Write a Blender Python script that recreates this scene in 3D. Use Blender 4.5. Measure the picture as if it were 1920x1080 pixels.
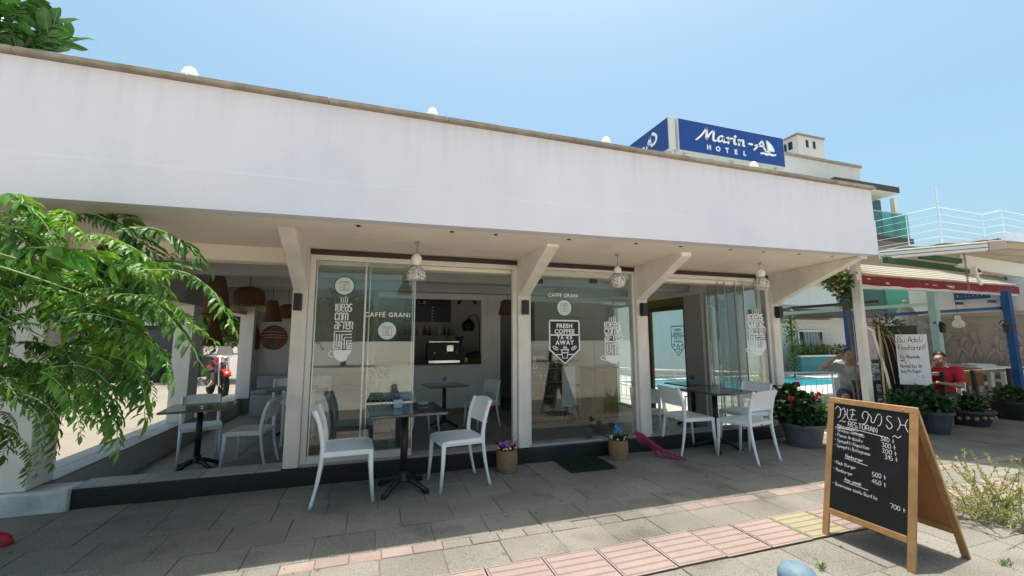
import bpy, math, random
from mathutils import Vector, Matrix, Euler, Quaternion, noise as mnoise
R_ = math.radians
rnd = random.Random(7)
for o in list(bpy.data.objects): bpy.data.objects.remove(o)
scene = bpy.context.scene
C = scene.collection

# ------------------------------------------------------------------ camera
FPX, CAMH = 784.5, 1.40
YAW, PITCH, ROLL = 0.31819662, 0.12147379, -0.00271727
_F = Vector((math.sin(YAW)*math.cos(PITCH), math.cos(YAW)*math.cos(PITCH), math.sin(PITCH)))
_r = Vector((math.cos(YAW), -math.sin(YAW), 0)); _u = _r.cross(_F)
_X = _r*math.cos(ROLL)+_u*math.sin(ROLL); _Y = -_r*math.sin(ROLL)+_u*math.cos(ROLL)
CAM = Vector((0, 0, CAMH))
cd = bpy.data.cameras.new('camera'); cam = bpy.data.objects.new('camera', cd); C.objects.link(cam)
cd.sensor_width = 36; cd.lens = FPX*36/1920; cd.clip_start = .05; cd.clip_end = 2000
mw = Matrix((( _X.x, _Y.x, -_F.x, 0), (_X.y, _Y.y, -_F.y, 0), (_X.z, _Y.z, -_F.z, CAMH), (0, 0, 0, 1)))
cam.matrix_world = mw
scene.camera = cam
def ray(x, y): return _X*((x-960)/FPX)+_Y*((540-y)/FPX)+_F
def GZ(x, y, z=0.): d = ray(x, y); return CAM+d*((z-CAMH)/d.z)      # pixel -> point on a floor
def AY(x, y, Y): d = ray(x, y); return CAM+d*(Y/d.y)                 # pixel -> point on a wall facing the street
def AX(x, y, X): d = ray(x, y); return CAM+d*(X/d.x)
def DP(x, y, d): return CAM+ray(x, y)*d

# ------------------------------------------------------------------ sky, sun, exposure
SUN_DIR = Vector((.035, .044, .998)).normalized()                   # towards the sun
w = bpy.data.worlds.new('World'); scene.world = w; w.use_nodes = True
nt = w.node_tree; bg = nt.nodes['Background']
sky = nt.nodes.new('ShaderNodeTexSky'); sky.sky_type = 'NISHITA'; sky.sun_disc = False
sky.sun_elevation = math.asin(SUN_DIR.z); sky.sun_rotation = math.atan2(SUN_DIR.x, SUN_DIR.y)
sky.air_density = 1.0; sky.dust_density = 5.0; sky.ozone_density = .6
tint = nt.nodes.new('ShaderNodeVectorMath'); tint.operation = 'MULTIPLY'; tint.inputs[1].default_value = (.82, 1.05, 1.01)   # even teal cast of the photograph
nt.links.new(sky.outputs[0], tint.inputs[0]); nt.links.new(tint.outputs[0], bg.inputs[0]); bg.inputs[1].default_value = .15
sl = bpy.data.lights.new('sun', 'SUN'); sl.energy = 4.4; sl.angle = R_(.5); sl.color = (1, .955, .88)
so = bpy.data.objects.new('sun', sl); C.objects.link(so)
so.rotation_euler = (-SUN_DIR).to_track_quat('-Z', 'Y').to_euler()
scene.view_settings.view_transform = 'Standard'; scene.view_settings.look = 'None'
scene.view_settings.exposure = .60; scene.view_settings.gamma = 1

# ------------------------------------------------------------------ materials
MATS = {}
def M(name, col, rough=.6, var=.12, scale=3., bump=0., bscale=60., metal=0., spec=.5, rand=0., speck=0., sscale=300., streak=0., trans=0., emit=None, hue=None, dirt=0., spots=0., drip=0.):
    if name in MATS: return MATS[name]
    m = bpy.data.materials.new(name); m.use_nodes = True; t = m.node_tree; N = t.nodes; L = t.links
    b = N['Principled BSDF']; b.inputs['Roughness'].default_value = rough; b.inputs['Metallic'].default_value = metal
    b.inputs['Specular IOR Level'].default_value = spec
    g = N.new('ShaderNodeNewGeometry'); col4 = (*col, 1)
    cur = None
    def mulnode(a, fac_socket, lo, hi):
        mr = N.new('ShaderNodeMapRange'); mr.inputs[1].default_value = .25; mr.inputs[2].default_value = .75
        mr.inputs[3].default_value = lo; mr.inputs[4].default_value = hi; L.new(fac_socket, mr.inputs[0])
        mx = N.new('ShaderNodeVectorMath'); mx.operation = 'SCALE'
        if isinstance(a, tuple): mx.inputs[0].default_value = a[:3]
        else: L.new(a, mx.inputs[0])
        L.new(mr.outputs[0], mx.inputs['Scale']); return mx.outputs[0]
    cur = col4
    def noisef(sc, det=4, stretch=None):
        n = N.new('ShaderNodeTexNoise'); n.inputs['Scale'].default_value = sc; n.inputs['Detail'].default_value = det
        if stretch:
            mp = N.new('ShaderNodeMapping'); mp.inputs['Scale'].default_value = stretch; L.new(g.outputs['Position'], mp.inputs[0]); L.new(mp.outputs[0], n.inputs['Vector'])
        else: L.new(g.outputs['Position'], n.inputs['Vector'])
        return n.outputs['Fac']
    if hue:
        mx = N.new('ShaderNodeMix'); mx.data_type = 'RGBA'; mx.inputs[6].default_value = col4; mx.inputs[7].default_value = (*hue, 1)
        mr = N.new('ShaderNodeMapRange'); mr.inputs[1].default_value = .42; mr.inputs[2].default_value = .62
        L.new(noisef(scale*.7, 5), mr.inputs[0]); L.new(mr.outputs[0], mx.inputs[0]); cur = mx.outputs[2]
    if var: cur = mulnode(cur, noisef(scale, 6), 1-var, 1+var)
    if speck: cur = mulnode(cur, noisef(sscale, 2), 1-speck, 1+speck)
    if streak: cur = mulnode(cur, noisef(2.2, 5, (3.2, 3.2, .35)), 1-streak, 1+streak*.5)
    if dirt:
        n = noisef(1.7, 8); mr = N.new('ShaderNodeMapRange'); mr.inputs[1].default_value = .56; mr.inputs[2].default_value = .72
        mr.inputs[3].default_value = 1; mr.inputs[4].default_value = 1-dirt; L.new(n, mr.inputs[0])
        mx = N.new('ShaderNodeVectorMath'); mx.operation = 'SCALE'
        if isinstance(cur, tuple): mx.inputs[0].default_value = cur[:3]
        else: L.new(cur, mx.inputs[0])
        L.new(mr.outputs[0], mx.inputs['Scale']); cur = mx.outputs[0]
    if drip:                                                           # rain streaks hanging below the coping, hairline cracks
        sx = N.new('ShaderNodeSeparateXYZ'); L.new(g.outputs['Position'], sx.inputs[0])
        mk = N.new('ShaderNodeMapRange'); mk.inputs[1].default_value = 2.75; mk.inputs[2].default_value = 3.2; L.new(sx.outputs[2], mk.inputs[0])
        st_ = N.new('ShaderNodeMapRange'); st_.inputs[1].default_value = .5; st_.inputs[2].default_value = .72; L.new(noisef(3., 6, (4., 1., .25)), st_.inputs[0])
        mu_ = N.new('ShaderNodeMath'); mu_.operation = 'MULTIPLY'; L.new(mk.outputs[0], mu_.inputs[0]); L.new(st_.outputs[0], mu_.inputs[1])
        vo = N.new('ShaderNodeTexVoronoi'); vo.feature = 'DISTANCE_TO_EDGE'; vo.inputs['Scale'].default_value = 1.1
        mp = N.new('ShaderNodeVectorMath'); mp.operation = 'ADD'; nz = N.new('ShaderNodeTexNoise'); nz.inputs['Scale'].default_value = 4.; L.new(g.outputs['Position'], nz.inputs['Vector']); L.new(g.outputs['Position'], mp.inputs[0])
        ns = N.new('ShaderNodeVectorMath'); ns.operation = 'SCALE'; ns.inputs['Scale'].default_value = .25; L.new(nz.outputs['Color'], ns.inputs[0]); L.new(ns.outputs[0], mp.inputs[1]); L.new(mp.outputs[0], vo.inputs['Vector'])
        ck = N.new('ShaderNodeMapRange'); ck.inputs[1].default_value = .0; ck.inputs[2].default_value = .004; ck.inputs[3].default_value = .9; ck.inputs[4].default_value = 0; L.new(vo.outputs['Distance'], ck.inputs[0])
        cm = N.new('ShaderNodeMapRange'); cm.inputs[1].default_value = .55; cm.inputs[2].default_value = .66; L.new(noisef(1.3, 3), cm.inputs[0])
        c2 = N.new('ShaderNodeMath'); c2.operation = 'MULTIPLY'; L.new(ck.outputs[0], c2.inputs[0]); L.new(cm.outputs[0], c2.inputs[1])
        sm = N.new('ShaderNodeMath'); sm.operation = 'MAXIMUM'; L.new(mu_.outputs[0], sm.inputs[0]); L.new(c2.outputs[0], sm.inputs[1])
        fr_ = N.new('ShaderNodeMapRange'); fr_.inputs[3].default_value = 1; fr_.inputs[4].default_value = 1-drip; L.new(sm.outputs[0], fr_.inputs[0])
        mx = N.new('ShaderNodeVectorMath'); mx.operation = 'SCALE'; L.new(cur, mx.inputs[0]); L.new(fr_.outputs[0], mx.inputs['Scale']); cur = mx.outputs[0]
    if spots:                                                          # old gum and oil spots
        vo = N.new('ShaderNodeTexVoronoi'); vo.inputs['Scale'].default_value = 5.; L.new(g.outputs['Position'], vo.inputs['Vector'])
        mr = N.new('ShaderNodeMapRange'); mr.inputs[1].default_value = .06; mr.inputs[2].default_value = .11; mr.inputs[3].default_value = 1-spots; mr.inputs[4].default_value = 1; L.new(vo.outputs['Distance'], mr.inputs[0])
        mx = N.new('ShaderNodeVectorMath'); mx.operation = 'SCALE'; L.new(cur, mx.inputs[0]); L.new(mr.outputs[0], mx.inputs['Scale']); cur = mx.outputs[0]
    if rand:
        oi = N.new('ShaderNodeObjectInfo'); mr = N.new('ShaderNodeMapRange'); mr.inputs[3].default_value = 1-rand; mr.inputs[4].default_value = 1+rand
        L.new(oi.outputs['Random'], mr.inputs[0]); mx = N.new('ShaderNodeVectorMath'); mx.operation = 'SCALE'
        if isinstance(cur, tuple): mx.inputs[0].default_value = cur[:3]
        else: L.new(cur, mx.inputs[0])
        L.new(mr.outputs[0], mx.inputs['Scale']); cur = mx.outputs[0]
    if isinstance(cur, tuple): b.inputs['Base Color'].default_value = cur
    else: L.new(cur, b.inputs['Base Color'])
    if bump:
        bp = N.new('ShaderNodeBump'); bp.inputs['Strength'].default_value = bump; bp.inputs['Distance'].default_value = .01
        L.new(noisef(bscale, 4), bp.inputs['Height']); L.new(bp.outputs[0], b.inputs['Normal'])
    if trans:
        tr = N.new('ShaderNodeBsdfTranslucent'); ms = N.new('ShaderNodeMixShader'); ms.inputs[0].default_value = trans
        if isinstance(cur, tuple): tr.inputs[0].default_value = (min(1, cur[0]*1.6), min(1, cur[1]*1.5), cur[2], 1)
        else:
            sc = N.new('ShaderNodeVectorMath'); sc.operation = 'MULTIPLY'; sc.inputs[1].default_value = (1.7, 1.5, .8) if ('leaf' in name or 'weed' in name) else (1, 1, 1); L.new(cur, sc.inputs[0]); L.new(sc.outputs[0], tr.inputs[0])
        out = N['Material Output']; L.new(b.outputs[0], ms.inputs[1]); L.new(tr.outputs[0], ms.inputs[2]); L.new(ms.outputs[0], out.inputs[0])
    if emit: b.inputs['Emission Color'].default_value = (*emit[:3], 1); b.inputs['Emission Strength'].default_value = emit[3]
    MATS[name] = m; return m
def glass(name, tint, refl=1.0):
    m = bpy.data.materials.new(name); m.use_nodes = True; t = m.node_tree; N = t.nodes; L = t.links
    N.remove(N['Principled BSDF']); out = N['Material Output']
    fr = N.new('ShaderNodeFresnel'); fr.inputs[0].default_value = 1.5
    ge = N.new('ShaderNodeNewGeometry'); inv = N.new('ShaderNodeMath'); inv.operation = 'SUBTRACT'; inv.inputs[0].default_value = 1
    L.new(ge.outputs['Backfacing'], inv.inputs[1])
    mu = N.new('ShaderNodeMath'); mu.operation = 'MULTIPLY'; L.new(fr.outputs[0], mu.inputs[0]); L.new(inv.outputs[0], mu.inputs[1])
    m2 = N.new('ShaderNodeMath'); m2.operation = 'MULTIPLY'; m2.inputs[1].default_value = refl; m2.use_clamp = True; L.new(mu.outputs[0], m2.inputs[0])
    tb = N.new('ShaderNodeBsdfTransparent'); tb.inputs[0].default_value = (*tint, 1)
    gl = N.new('ShaderNodeBsdfGlossy'); gl.inputs['Roughness'].default_value = .0
    mx = N.new('ShaderNodeMixShader'); L.new(m2.outputs[0], mx.inputs[0]); L.new(tb.outputs[0], mx.inputs[1]); L.new(gl.outputs[0], mx.inputs[2])
    L.new(mx.outputs[0], out.inputs[0]); MATS[name] = m; return m
G_CLEAR = glass('clear_glass', (.92, .955, .945), 2.3)       # both faces of a pane reflect
G_STREET = glass('sliding_glass', (.90, .94, .93), 3.0)
G_TEAL = glass('teal_glass', (.42, .80, .72), 2.0)
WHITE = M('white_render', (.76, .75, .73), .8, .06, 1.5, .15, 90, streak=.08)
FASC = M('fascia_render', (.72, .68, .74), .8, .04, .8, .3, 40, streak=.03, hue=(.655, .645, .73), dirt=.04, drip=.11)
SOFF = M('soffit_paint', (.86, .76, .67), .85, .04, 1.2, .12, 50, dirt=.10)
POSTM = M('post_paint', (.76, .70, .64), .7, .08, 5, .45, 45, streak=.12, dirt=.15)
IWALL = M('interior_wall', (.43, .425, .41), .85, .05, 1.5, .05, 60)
COPING = M('coping_stone', (.27, .225, .18), .85, .3, 9, .5, 80, rand=.15)
BROWN = M('brown_strip', (.035, .012, .009), .5, .2, 8)
BLACKP = M('black_plinth_paint', (.012, .012, .014), .55, .5, 5, .6, 40, dirt=-1.2)
ALU = M('aluminium', (.55, .55, .54), .35, .05, 5, metal=.6)
FRAMEW = M('white_frame', (.66, .64, .60), .45, .08, 4)
CHAIRW = M('white_plastic', (.80, .81, .82), .38, .03, 6, rand=.03)
TABTOP = M('dark_marble', (.035, .037, .042), .12, .6, 9, hue=(.11, .11, .12))
IRON = M('black_iron', (.012, .012, .013), .45, .2, 20, .2, 60)
BLACK = M('matt_black', (.01, .01, .011), .5, .1)
WOOD = M('pine_frame', (.37, .20, .082), .5, .16, 14, .1, 120, streak=.25)
HARDB = M('hardboard', (.30, .13, .045), .7, .1, 10)
CHALK = M('chalkboard', (.006, .007, .008), .42, .5, 7, dirt=-1.5)
CHALKW = M('chalk_white', (.60, .61, .62), .9, .25, 220)
DECAL = M('white_vinyl', (.86, .86, .86), .6, .02)
TEALV = M('teal_vinyl', (.02, .13, .17), .5, .02)
PINKV = M('pale_drawing', (.40, .22, .18), .6, .02)
PALEV = M('pale_vinyl', (.62, .70, .70), .6, .03)
WICKER = M('wicker', (.12, .058, .024), .8, .5, 60, .8, 140)
FRINGE = M('straw_fringe', (.48, .35, .17), .8, .3, 80)
BASKET = M('seagrass_basket', (.32, .19, .09), .8, .5, 90, .8, 160)
CONC = M('slab_concrete', (.20, .176, .148), .9, .24, 1.3, .5, 220, rand=.09, speck=.45, sscale=120, dirt=.42, spots=.4)
MORTAR = M('joint_sand', (.15, .13, .105), .95, .4, 6)
TACT = M('tactile_pink', (.285, .205, .18), .85, .10, 4, .35, 220, rand=.06, speck=.16, dirt=.15)
TACG = M('tactile_groove_shade', (.20, .15, .13), .95, .25, 8, speck=.2)  # darker tile tone, paints the shadow lines between the bars
TACY = M('tactile_yellow', (.29, .245, .155), .85, .10, 4, .35, 220, speck=.16)
BORD = M('border_brick', (.27, .20, .172), .9, .14, 5, .35, 220, rand=.14, speck=.2, dirt=.25)
STREET = M('street_concrete', (.24, .20, .158), .95, .14, .35, .3, 60, speck=.15, sscale=90, dirt=.2)
TILE = M('cafe_floor_tile', (.18, .168, .155), .45, .2, 2, rand=.08)
CURBT = M('curb_tile', (.30, .29, .275), .6, .25, 3, .1, 60, rand=.1)
LEAFG = M('pinnate_leaf', (.055, .165, .022), .45, .4, 7, spec=.4, rand=.5, trans=.34, hue=(.12, .23, .03))
LEAFD = M('ficus_leaf', (.03, .10, .022), .25, .3, 6, rand=.4, trans=.18)
STEMG = M('green_stem', (.16, .26, .06), .6, .2, 10)
BARK = M('bark', (.16, .115, .075), .9, .3, 12, .8, 50)
LEAFB = M('bush_leaf', (.055, .12, .02), .5, .5, 9, trans=.25, hue=(.13, .15, .03))
LEAFP = M('pot_leaf', (.022, .068, .016), .45, .4, 12, trans=.2)
LEAFL = M('light_leaf', (.11, .22, .035), .5, .4, 12, trans=.3)
DRY = M('dry_weed', (.36, .33, .15), .8, .35, 14, trans=.2, hue=(.20, .26, .07))
CYANB = M('sign_blue', (.006, .045, .235), .45, .06, 3)
BLUEP = M('blue_paint', (.010, .085, .28), .4, .1, 4)
PALEB = M('pale_blue_paint', (.40, .60, .63), .45, .06, 4)
SKIN = M('skin', (.34, .185, .12), .5, .08, 20)
HAIR = M('hair', (.012, .009, .008), .5, .3, 60)
RED = M('red_cotton', (.50, .012, .04), .8, .12, 18)
GREYT = M('grey_cotton', (.33, .33, .32), .85, .1, 18)
NAVY = M('navy_cotton', (.015, .025, .09), .8, .15, 18)
TERRA = M('terracotta', (.36, .15, .08), .8, .2, 10)
SLATE = M('slate_pot', (.055, .06, .075), .6, .25, 6)
POTG = M('grey_pot', (.10, .10, .11), .55, .25, 4, .2, 40)
WOODG = M('weathered_wood', (.23, .19, .15), .85, .3, 12, .5, 70)
DARKW = M('dark_timber', (.045, .035, .028), .6, .3, 10)
FABRIC = M('canopy_fabric', (.60, .53, .44), .85, .06, 4, trans=.25)
VALRED = M('red_valance', (.27, .03, .055), .7, .12, 6, trans=.15)
GREENV = M('green_edge', (.02, .09, .045), .6, .1, 6)
RELIEF = M('relief_plaster', (.44, .36, .31), .9, .12, 3, .3, 60)
STONEB = M('tan_wall', (.36, .255, .17), .9, .15, 2)
HOTEL = M('hotel_render', (.60, .585, .56), .85, .05, .6, .1, 30, streak=.06)
WATER = M('pool_water', (.03, .33, .39), .06, .15, .8, .35, 3)
GLASSD = M('dark_window', (.03, .05, .055), .06, .1, 2)
CURT = M('curtain', (.35, .42, .45), .8, .2, 12)
PURPLE = M('purple_petal', (.36, .22, .52), .7, .25, 30)
PLUM = M('plum_petal', (.20, .02, .07), .7, .25, 30)
CREAM = M('cream_petal', (.70, .60, .45), .7, .2, 30)
PINK = M('pink_plume', (.55, .07, .21), .8, .25, 40, trans=.2)
REDF = M('red_petal', (.65, .015, .05), .6, .2, 30)
SKYF = M('blue_petal', (.10, .36, .62), .7, .2, 30)
MATG = M('grass_mat', (.018, .028, .015), .95, .6, 40)
PAPER = M('paper', (.72, .72, .76), .8, .05, 8)
INK = M('ink', (.05, .05, .08), .8)
MOTRED = M('motor_red', (.42, .02, .012), .25, .1, 4)
TYRE = M('tyre', (.012, .012, .012), .8, .2, 20)
CHROME = M('chrome', (.6, .6, .6), .15, .05, metal=1)
STEEL = M('white_rail', (.72, .73, .74), .35, .05, metal=.2)
KHAKI = M('khaki_cabinet', (.20, .165, .05), .6, .15, 4)
TEALP = M('teal_planter', (.02, .17, .21), .6, .1, 4)
SKYBL = M('pale_blue_cap', (.13, .19, .25), .6, .3, 9, .2, 60, dirt=.75)
REDPL = M('red_rubber', (.42, .012, .03), .45, .1, 6)
GOURD = M('gourd_white', (.74, .70, .66), .6, .08, 10)
GOURDH = M('gourd_pierced', (.62, .58, .55), .6, .3, 70)
SHELL = M('shell_white', (.82, .81, .78), .6, .05, 20)

# ------------------------------------------------------------------ mesh helpers
class MB:
    def __init__(s): s.v = []; s.f = []; s.m = []
    def add(s, vs, fs, mi=0):
        n = len(s.v); s.v += [tuple(p) for p in vs]; s.f += [tuple(i+n for i in f) for f in fs]; s.m += [mi]*len(fs); return s
    def box(s, x0, y0, z0, x1, y1, z1, mi=0):
        if x0 > x1: x0, x1 = x1, x0
        if y0 > y1: y0, y1 = y1, y0
        if z0 > z1: z0, z1 = z1, z0
        return s.add([(x0,y0,z0),(x1,y0,z0),(x1,y1,z0),(x0,y1,z0),(x0,y0,z1),(x1,y0,z1),(x1,y1,z1),(x0,y1,z1)],
              [(0,3,2,1),(4,5,6,7),(0,1,5,4),(1,2,6,5),(2,3,7,6),(3,0,4,7)], mi)
    def beam(s, a, b, wd, ht, up=(0,0,1), mi=0):
        a = Vector(a); b = Vector(b); d = (b-a).normalized(); up = Vector(up)
        if abs(d.dot(up)) > .98: up = Vector((0,1,0))
        x = d.cross(up).normalized()*wd/2; y = x.cross(d).normalized()*ht/2
        vs = [a-x-y, a+x-y, a+x+y, a-x+y, b-x-y, b+x-y, b+x+y, b-x+y]
        return s.add(vs, [(0,1,2,3),(4,7,6,5),(0,4,5,1),(1,5,6,2),(2,6,7,3),(3,7,4,0)], mi)
    def tube(s, pts, r, n=8, mi=0, flat=1.):
        pts = [Vector(p) for p in pts]; k = len(pts)
        rs = r if isinstance(r, (list, tuple)) else [r]*k
        ref = None; rings = []
        for i, p in enumerate(pts):
            t = (pts[min(i+1, k-1)]-pts[max(i-1, 0)]).normalized()
            if ref is None:
                ref = Vector((0,0,1)) if abs(t.z) < .9 else Vector((1,0,0))
            x = t.cross(ref)
            if x.length < 1e-4: x = t.cross(Vector((0,1,0)))
            x.normalize(); y = x.cross(t).normalized(); ref = y
            rings.append([p+(x*math.cos(a)+y*math.sin(a)*flat)*rs[i] for a in (2*math.pi*j/n for j in range(n))])
        vs = [q for g in rings for q in g]; fs = []
        for i in range(k-1):
            for j in range(n):
                j2 = (j+1) % n; fs.append((i*n+j, i*n+j2, (i+1)*n+j2, (i+1)*n+j))
        fs.append(tuple(range(n-1, -1, -1))); fs.append(tuple((k-1)*n+j for j in range(n)))
        return s.add(vs, fs, mi)
    def lathe(s, prof, n=20, c=(0,0,0), mi=0, ripple=0, rn=0):
        vs = []; fs = []; k = len(prof)
        for (r, z) in prof:
            for j in range(n):
                a = 2*math.pi*j/n; rr = r*(1+ripple*math.cos(rn*a)); vs.append((c[0]+rr*math.cos(a), c[1]+rr*math.sin(a), c[2]+z))
        for i in range(k-1):
            for j in range(n):
                j2 = (j+1) % n; fs.append((i*n+j, i*n+j2, (i+1)*n+j2, (i+1)*n+j))
        if prof[0][0] > 1e-5: fs.append(tuple(range(n-1, -1, -1)))
        if prof[-1][0] > 1e-5: fs.append(tuple((k-1)*n+j for j in range(n)))
        return s.add(vs, fs, mi)
    def ball(s, c, r, n=10, mi=0):
        rx, ry, rz = (r, r, r) if not isinstance(r, (tuple, list)) else r
        vs = []; fs = []; m = max(4, n//2+1)
        vs.append((c[0], c[1], c[2]-rz))
        for i in range(1, m):
            t = -math.pi/2+math.pi*i/m
            for j in range(n):
                a = 2*math.pi*j/n; vs.append((c[0]+rx*math.cos(t)*math.cos(a), c[1]+ry*math.cos(t)*math.sin(a), c[2]+rz*math.sin(t)))
        vs.append((c[0], c[1], c[2]+rz)); top = len(vs)-1
        for j in range(n):
            j2 = (j+1) % n; fs.append((0, 1+j2, 1+j)); fs.append((top, 1+(m-2)*n+j, 1+(m-2)*n+j2))
            for i in range(m-2): fs.append((1+i*n+j, 1+i*n+j2, 1+(i+1)*n+j2, 1+(i+1)*n+j))
        return s.add(vs, fs, mi)
    def prism(s, poly, vec, mi=0):
        n = len(poly); v = Vector(vec); p = [Vector(q) for q in poly]
        return s.add(p+[q+v for q in p], [tuple(range(n-1, -1, -1)), tuple(range(n, 2*n))]+[(i, (i+1) % n, n+(i+1) % n, n+i) for i in range(n)], mi)
    def leaf(s, p, d, nrm, L, W, fold=.25, mi=0, bend=.15):
        d = Vector(d).normalized(); nrm = Vector(nrm); x = d.cross(nrm)
        if x.length < 1e-4: x = d.cross(Vector((1,0,.3)))
        x.normalize(); z = x.cross(d).normalized(); p = Vector(p)
        q = lambda a, b, c: p+d*(a*L)+x*(b*W)+z*(c*L)
        vs = [q(0,0,0), q(.3,-.42,fold*.25), q(.3,0,0), q(.3,.42,fold*.25), q(.65,-.42,fold*.25-bend*.3), q(.65,0,-bend*.3), q(.65,.42,fold*.25-bend*.3), q(1,0,-bend)]
        return s.add(vs, [(0,2,1),(0,3,2),(1,2,5,4),(2,3,6,5),(4,5,7),(5,6,7)], mi)
    def mesh(s, name, mats, smooth=False):
        me = bpy.data.meshes.new(name); me.from_pydata(s.v, [], s.f)
        for m in (mats if isinstance(mats, (list, tuple)) else [mats]): me.materials.append(m)
        if any(s.m): me.polygons.foreach_set('material_index', s.m)
        if smooth: me.polygons.foreach_set('use_smooth', [True]*len(me.polygons))
        me.update(); return me
    def build(s, name, mats, parent=None, smooth=False, bevel=0, loc=None, rot=None):
        return link(name, s.mesh(name, mats, smooth), parent, bevel, loc, rot)
def link(name, me, parent=None, bevel=0, loc=None, rot=None):
    o = bpy.data.objects.new(name, me); C.objects.link(o)
    if parent is not None: o.parent = parent
    if loc is not None: o.location = loc
    if rot is not None: o.rotation_euler = rot
    if bevel:
        b = o.modifiers.new('bevel', 'BEVEL'); b.width = bevel; b.segments = 2; b.limit_method = 'ANGLE'; b.angle_limit = R_(40)
    return o
def tag(o, label, cat, group=None):
    o['label'] = label; o['category'] = cat
    if group: o['group'] = group
    return o
def thing(name, label, cat, loc=(0,0,0), rz=0., group=None):
    o = bpy.data.objects.new(name, None); C.objects.link(o); o.location = loc; o.rotation_euler = (0, 0, rz); o.empty_display_size = .1
    return tag(o, label, cat, group)
def struct(o): o['kind'] = 'structure'; return o
def stuff(o): o['kind'] = 'stuff'; return o
def kids(o): return [c for c in bpy.data.objects if c.parent == o]
def dup(o, label=None, loc=None, rz=None, group=None, _p=None):
    c = o.copy(); C.objects.link(c)
    if _p is not None: c.parent = _p
    for ch in list(o.children): dup(ch, _p=c)
    if label: c['label'] = label
    if loc is not None: c.location = loc
    if rz is not None: c.rotation_euler = (0, 0, rz)
    if group: c['group'] = group
    return c
def crv(pts, sub=6):                                                   # Catmull-Rom through 2D/3D points
    P = [Vector(p) for p in pts]; out = []
    for i in range(len(P)-1):
        a, b, c, d = P[max(i-1,0)], P[i], P[i+1], P[min(i+2, len(P)-1)]
        for k in range(sub):
            t = k/sub; out.append(.5*((2*b)+(c-a)*t+(2*a-5*b+4*c-d)*t*t+(3*b-a-3*c+d)*t**3))
    return out+[P[-1]]
def rib2(mb, pts, wd, nib=None, z=0., mi=0):                           # flat stroke in XY; nib = (angle, thin ratio) for a brush pen
    P = [Vector((p[0], p[1])) for p in pts]; n = len(P); vs = []; fs = []
    for i in range(n):
        t = (P[min(i+1, n-1)]-P[max(i-1, 0)])
        if t.length < 1e-9: t = Vector((1, 0))
        t.normalize(); nn = Vector((-t.y, t.x)); ww = wd
        if nib:
            a = math.atan2(t.y, t.x)-nib[0]; ww = wd*(nib[1]+(1-nib[1])*abs(math.sin(a)))
        e = t*(wd*.25 if i == n-1 else (-wd*.25 if i == 0 else 0))
        vs += [(*(P[i]+e+nn*ww/2), z), (*(P[i]+e-nn*ww/2), z)]
    for i in range(n-1): fs.append((2*i, 2*i+1, 2*i+3, 2*i+2))
    mb.add(vs, fs, mi)
def textmesh(s, size=1., shear=0., off=0., space=1., align='CENTER', ext=.0):
    cu = bpy.data.curves.new('t', 'FONT'); cu.body = s; cu.size = size; cu.shear = shear; cu.offset = off; cu.space_character = space
    cu.align_x = align; cu.extrude = ext; cu.resolution_u = 3
    o = bpy.data.objects.new('t', cu); C.objects.link(o)
    dg = bpy.context.evaluated_depsgraph_get(); me = bpy.data.meshes.new_from_object(o.evaluated_get(dg))
    bpy.data.objects.remove(o); bpy.data.curves.remove(cu); return me
def lettering(s, mat, parent, loc, rot, size, name='lettering', **k):
    me = textmesh(s, size, **k); me.materials.clear(); me.materials.append(mat); me.name = name
    o = link(name, me, parent, 0, loc, rot)
    return stuff(o) if len(s) > 1 else o
# hand-drawn stroke alphabet on a 4 x 8 grid (baseline 2)
SF = {'A':'02 28 42/14 34','B':'02 08 37 35 05/35 43 32 02','C':'37 18 06 04 12 33','D':'02 08 38 46 43 32 02','E':'38 08 02 32/05 25','F':'02 08 38/05 25','H':'02 08/05 35/38 32','I':'18 12','K':'02 08/38 05 32','M':'02 08 25 48 42','N':'02 08 42 48','O':'18 06 04 12 32 44 46 38 18','P':'02 08 38 46 35 05','R':'02 08 38 46 35 05/25 42','S':'37 18 07 05 34 43 32 02','T':'08 48/28 22','U':'08 03 12 32 43 48','W':'08 12 26 32 48','Y':'08 25 48/25 22','G':'37 18 06 04 12 33 35 25','L':'08 02 32','V':'08 22 48',
 'a':'35 15 04 12 32 35 32','b':'08 02 32 44 35 05','c':'35 15 04 13 32','d':'35 15 04 12 32/38 32','e':'04 34 35 15 03 12 32','f':'38 17 12/05 25','g':'35 15 04 13 33/35 31 10','h':'08 02/04 15 35 32','i':'15 12/17 17','k':'08 02/35 04 32','l':'18 13 22','m':'02 05/04 15 24 22/24 35 44 42','n':'02 05/04 15 35 32','o':'15 04 12 32 43 35 15','p':'05 00/04 15 35 33 12 03','r':'02 05/04 15 35','s':'35 15 04 33 32 02','t':'18 13 22/05 35','u':'05 03 12 32/35 32','v':'05 22 45','y':'05 23/45 10','w':'05 12 24 32 45','z':'05 35 02 32',
 '0':'18 06 04 12 32 44 46 38 18','1':'06 28 22','2':'07 18 37 36 02 42','3':'08 38 25 44 32 02','4':'38 04 44/36 32','5':'38 08 05 35 43 32 02','7':'08 48 22','-':'05 25','~':'05 16 24 35','!':'18 14/12 12','/':'02 38','$':'28 22 33/05 46',"'":'18 16','.':'12 12',' ':''}
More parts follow.
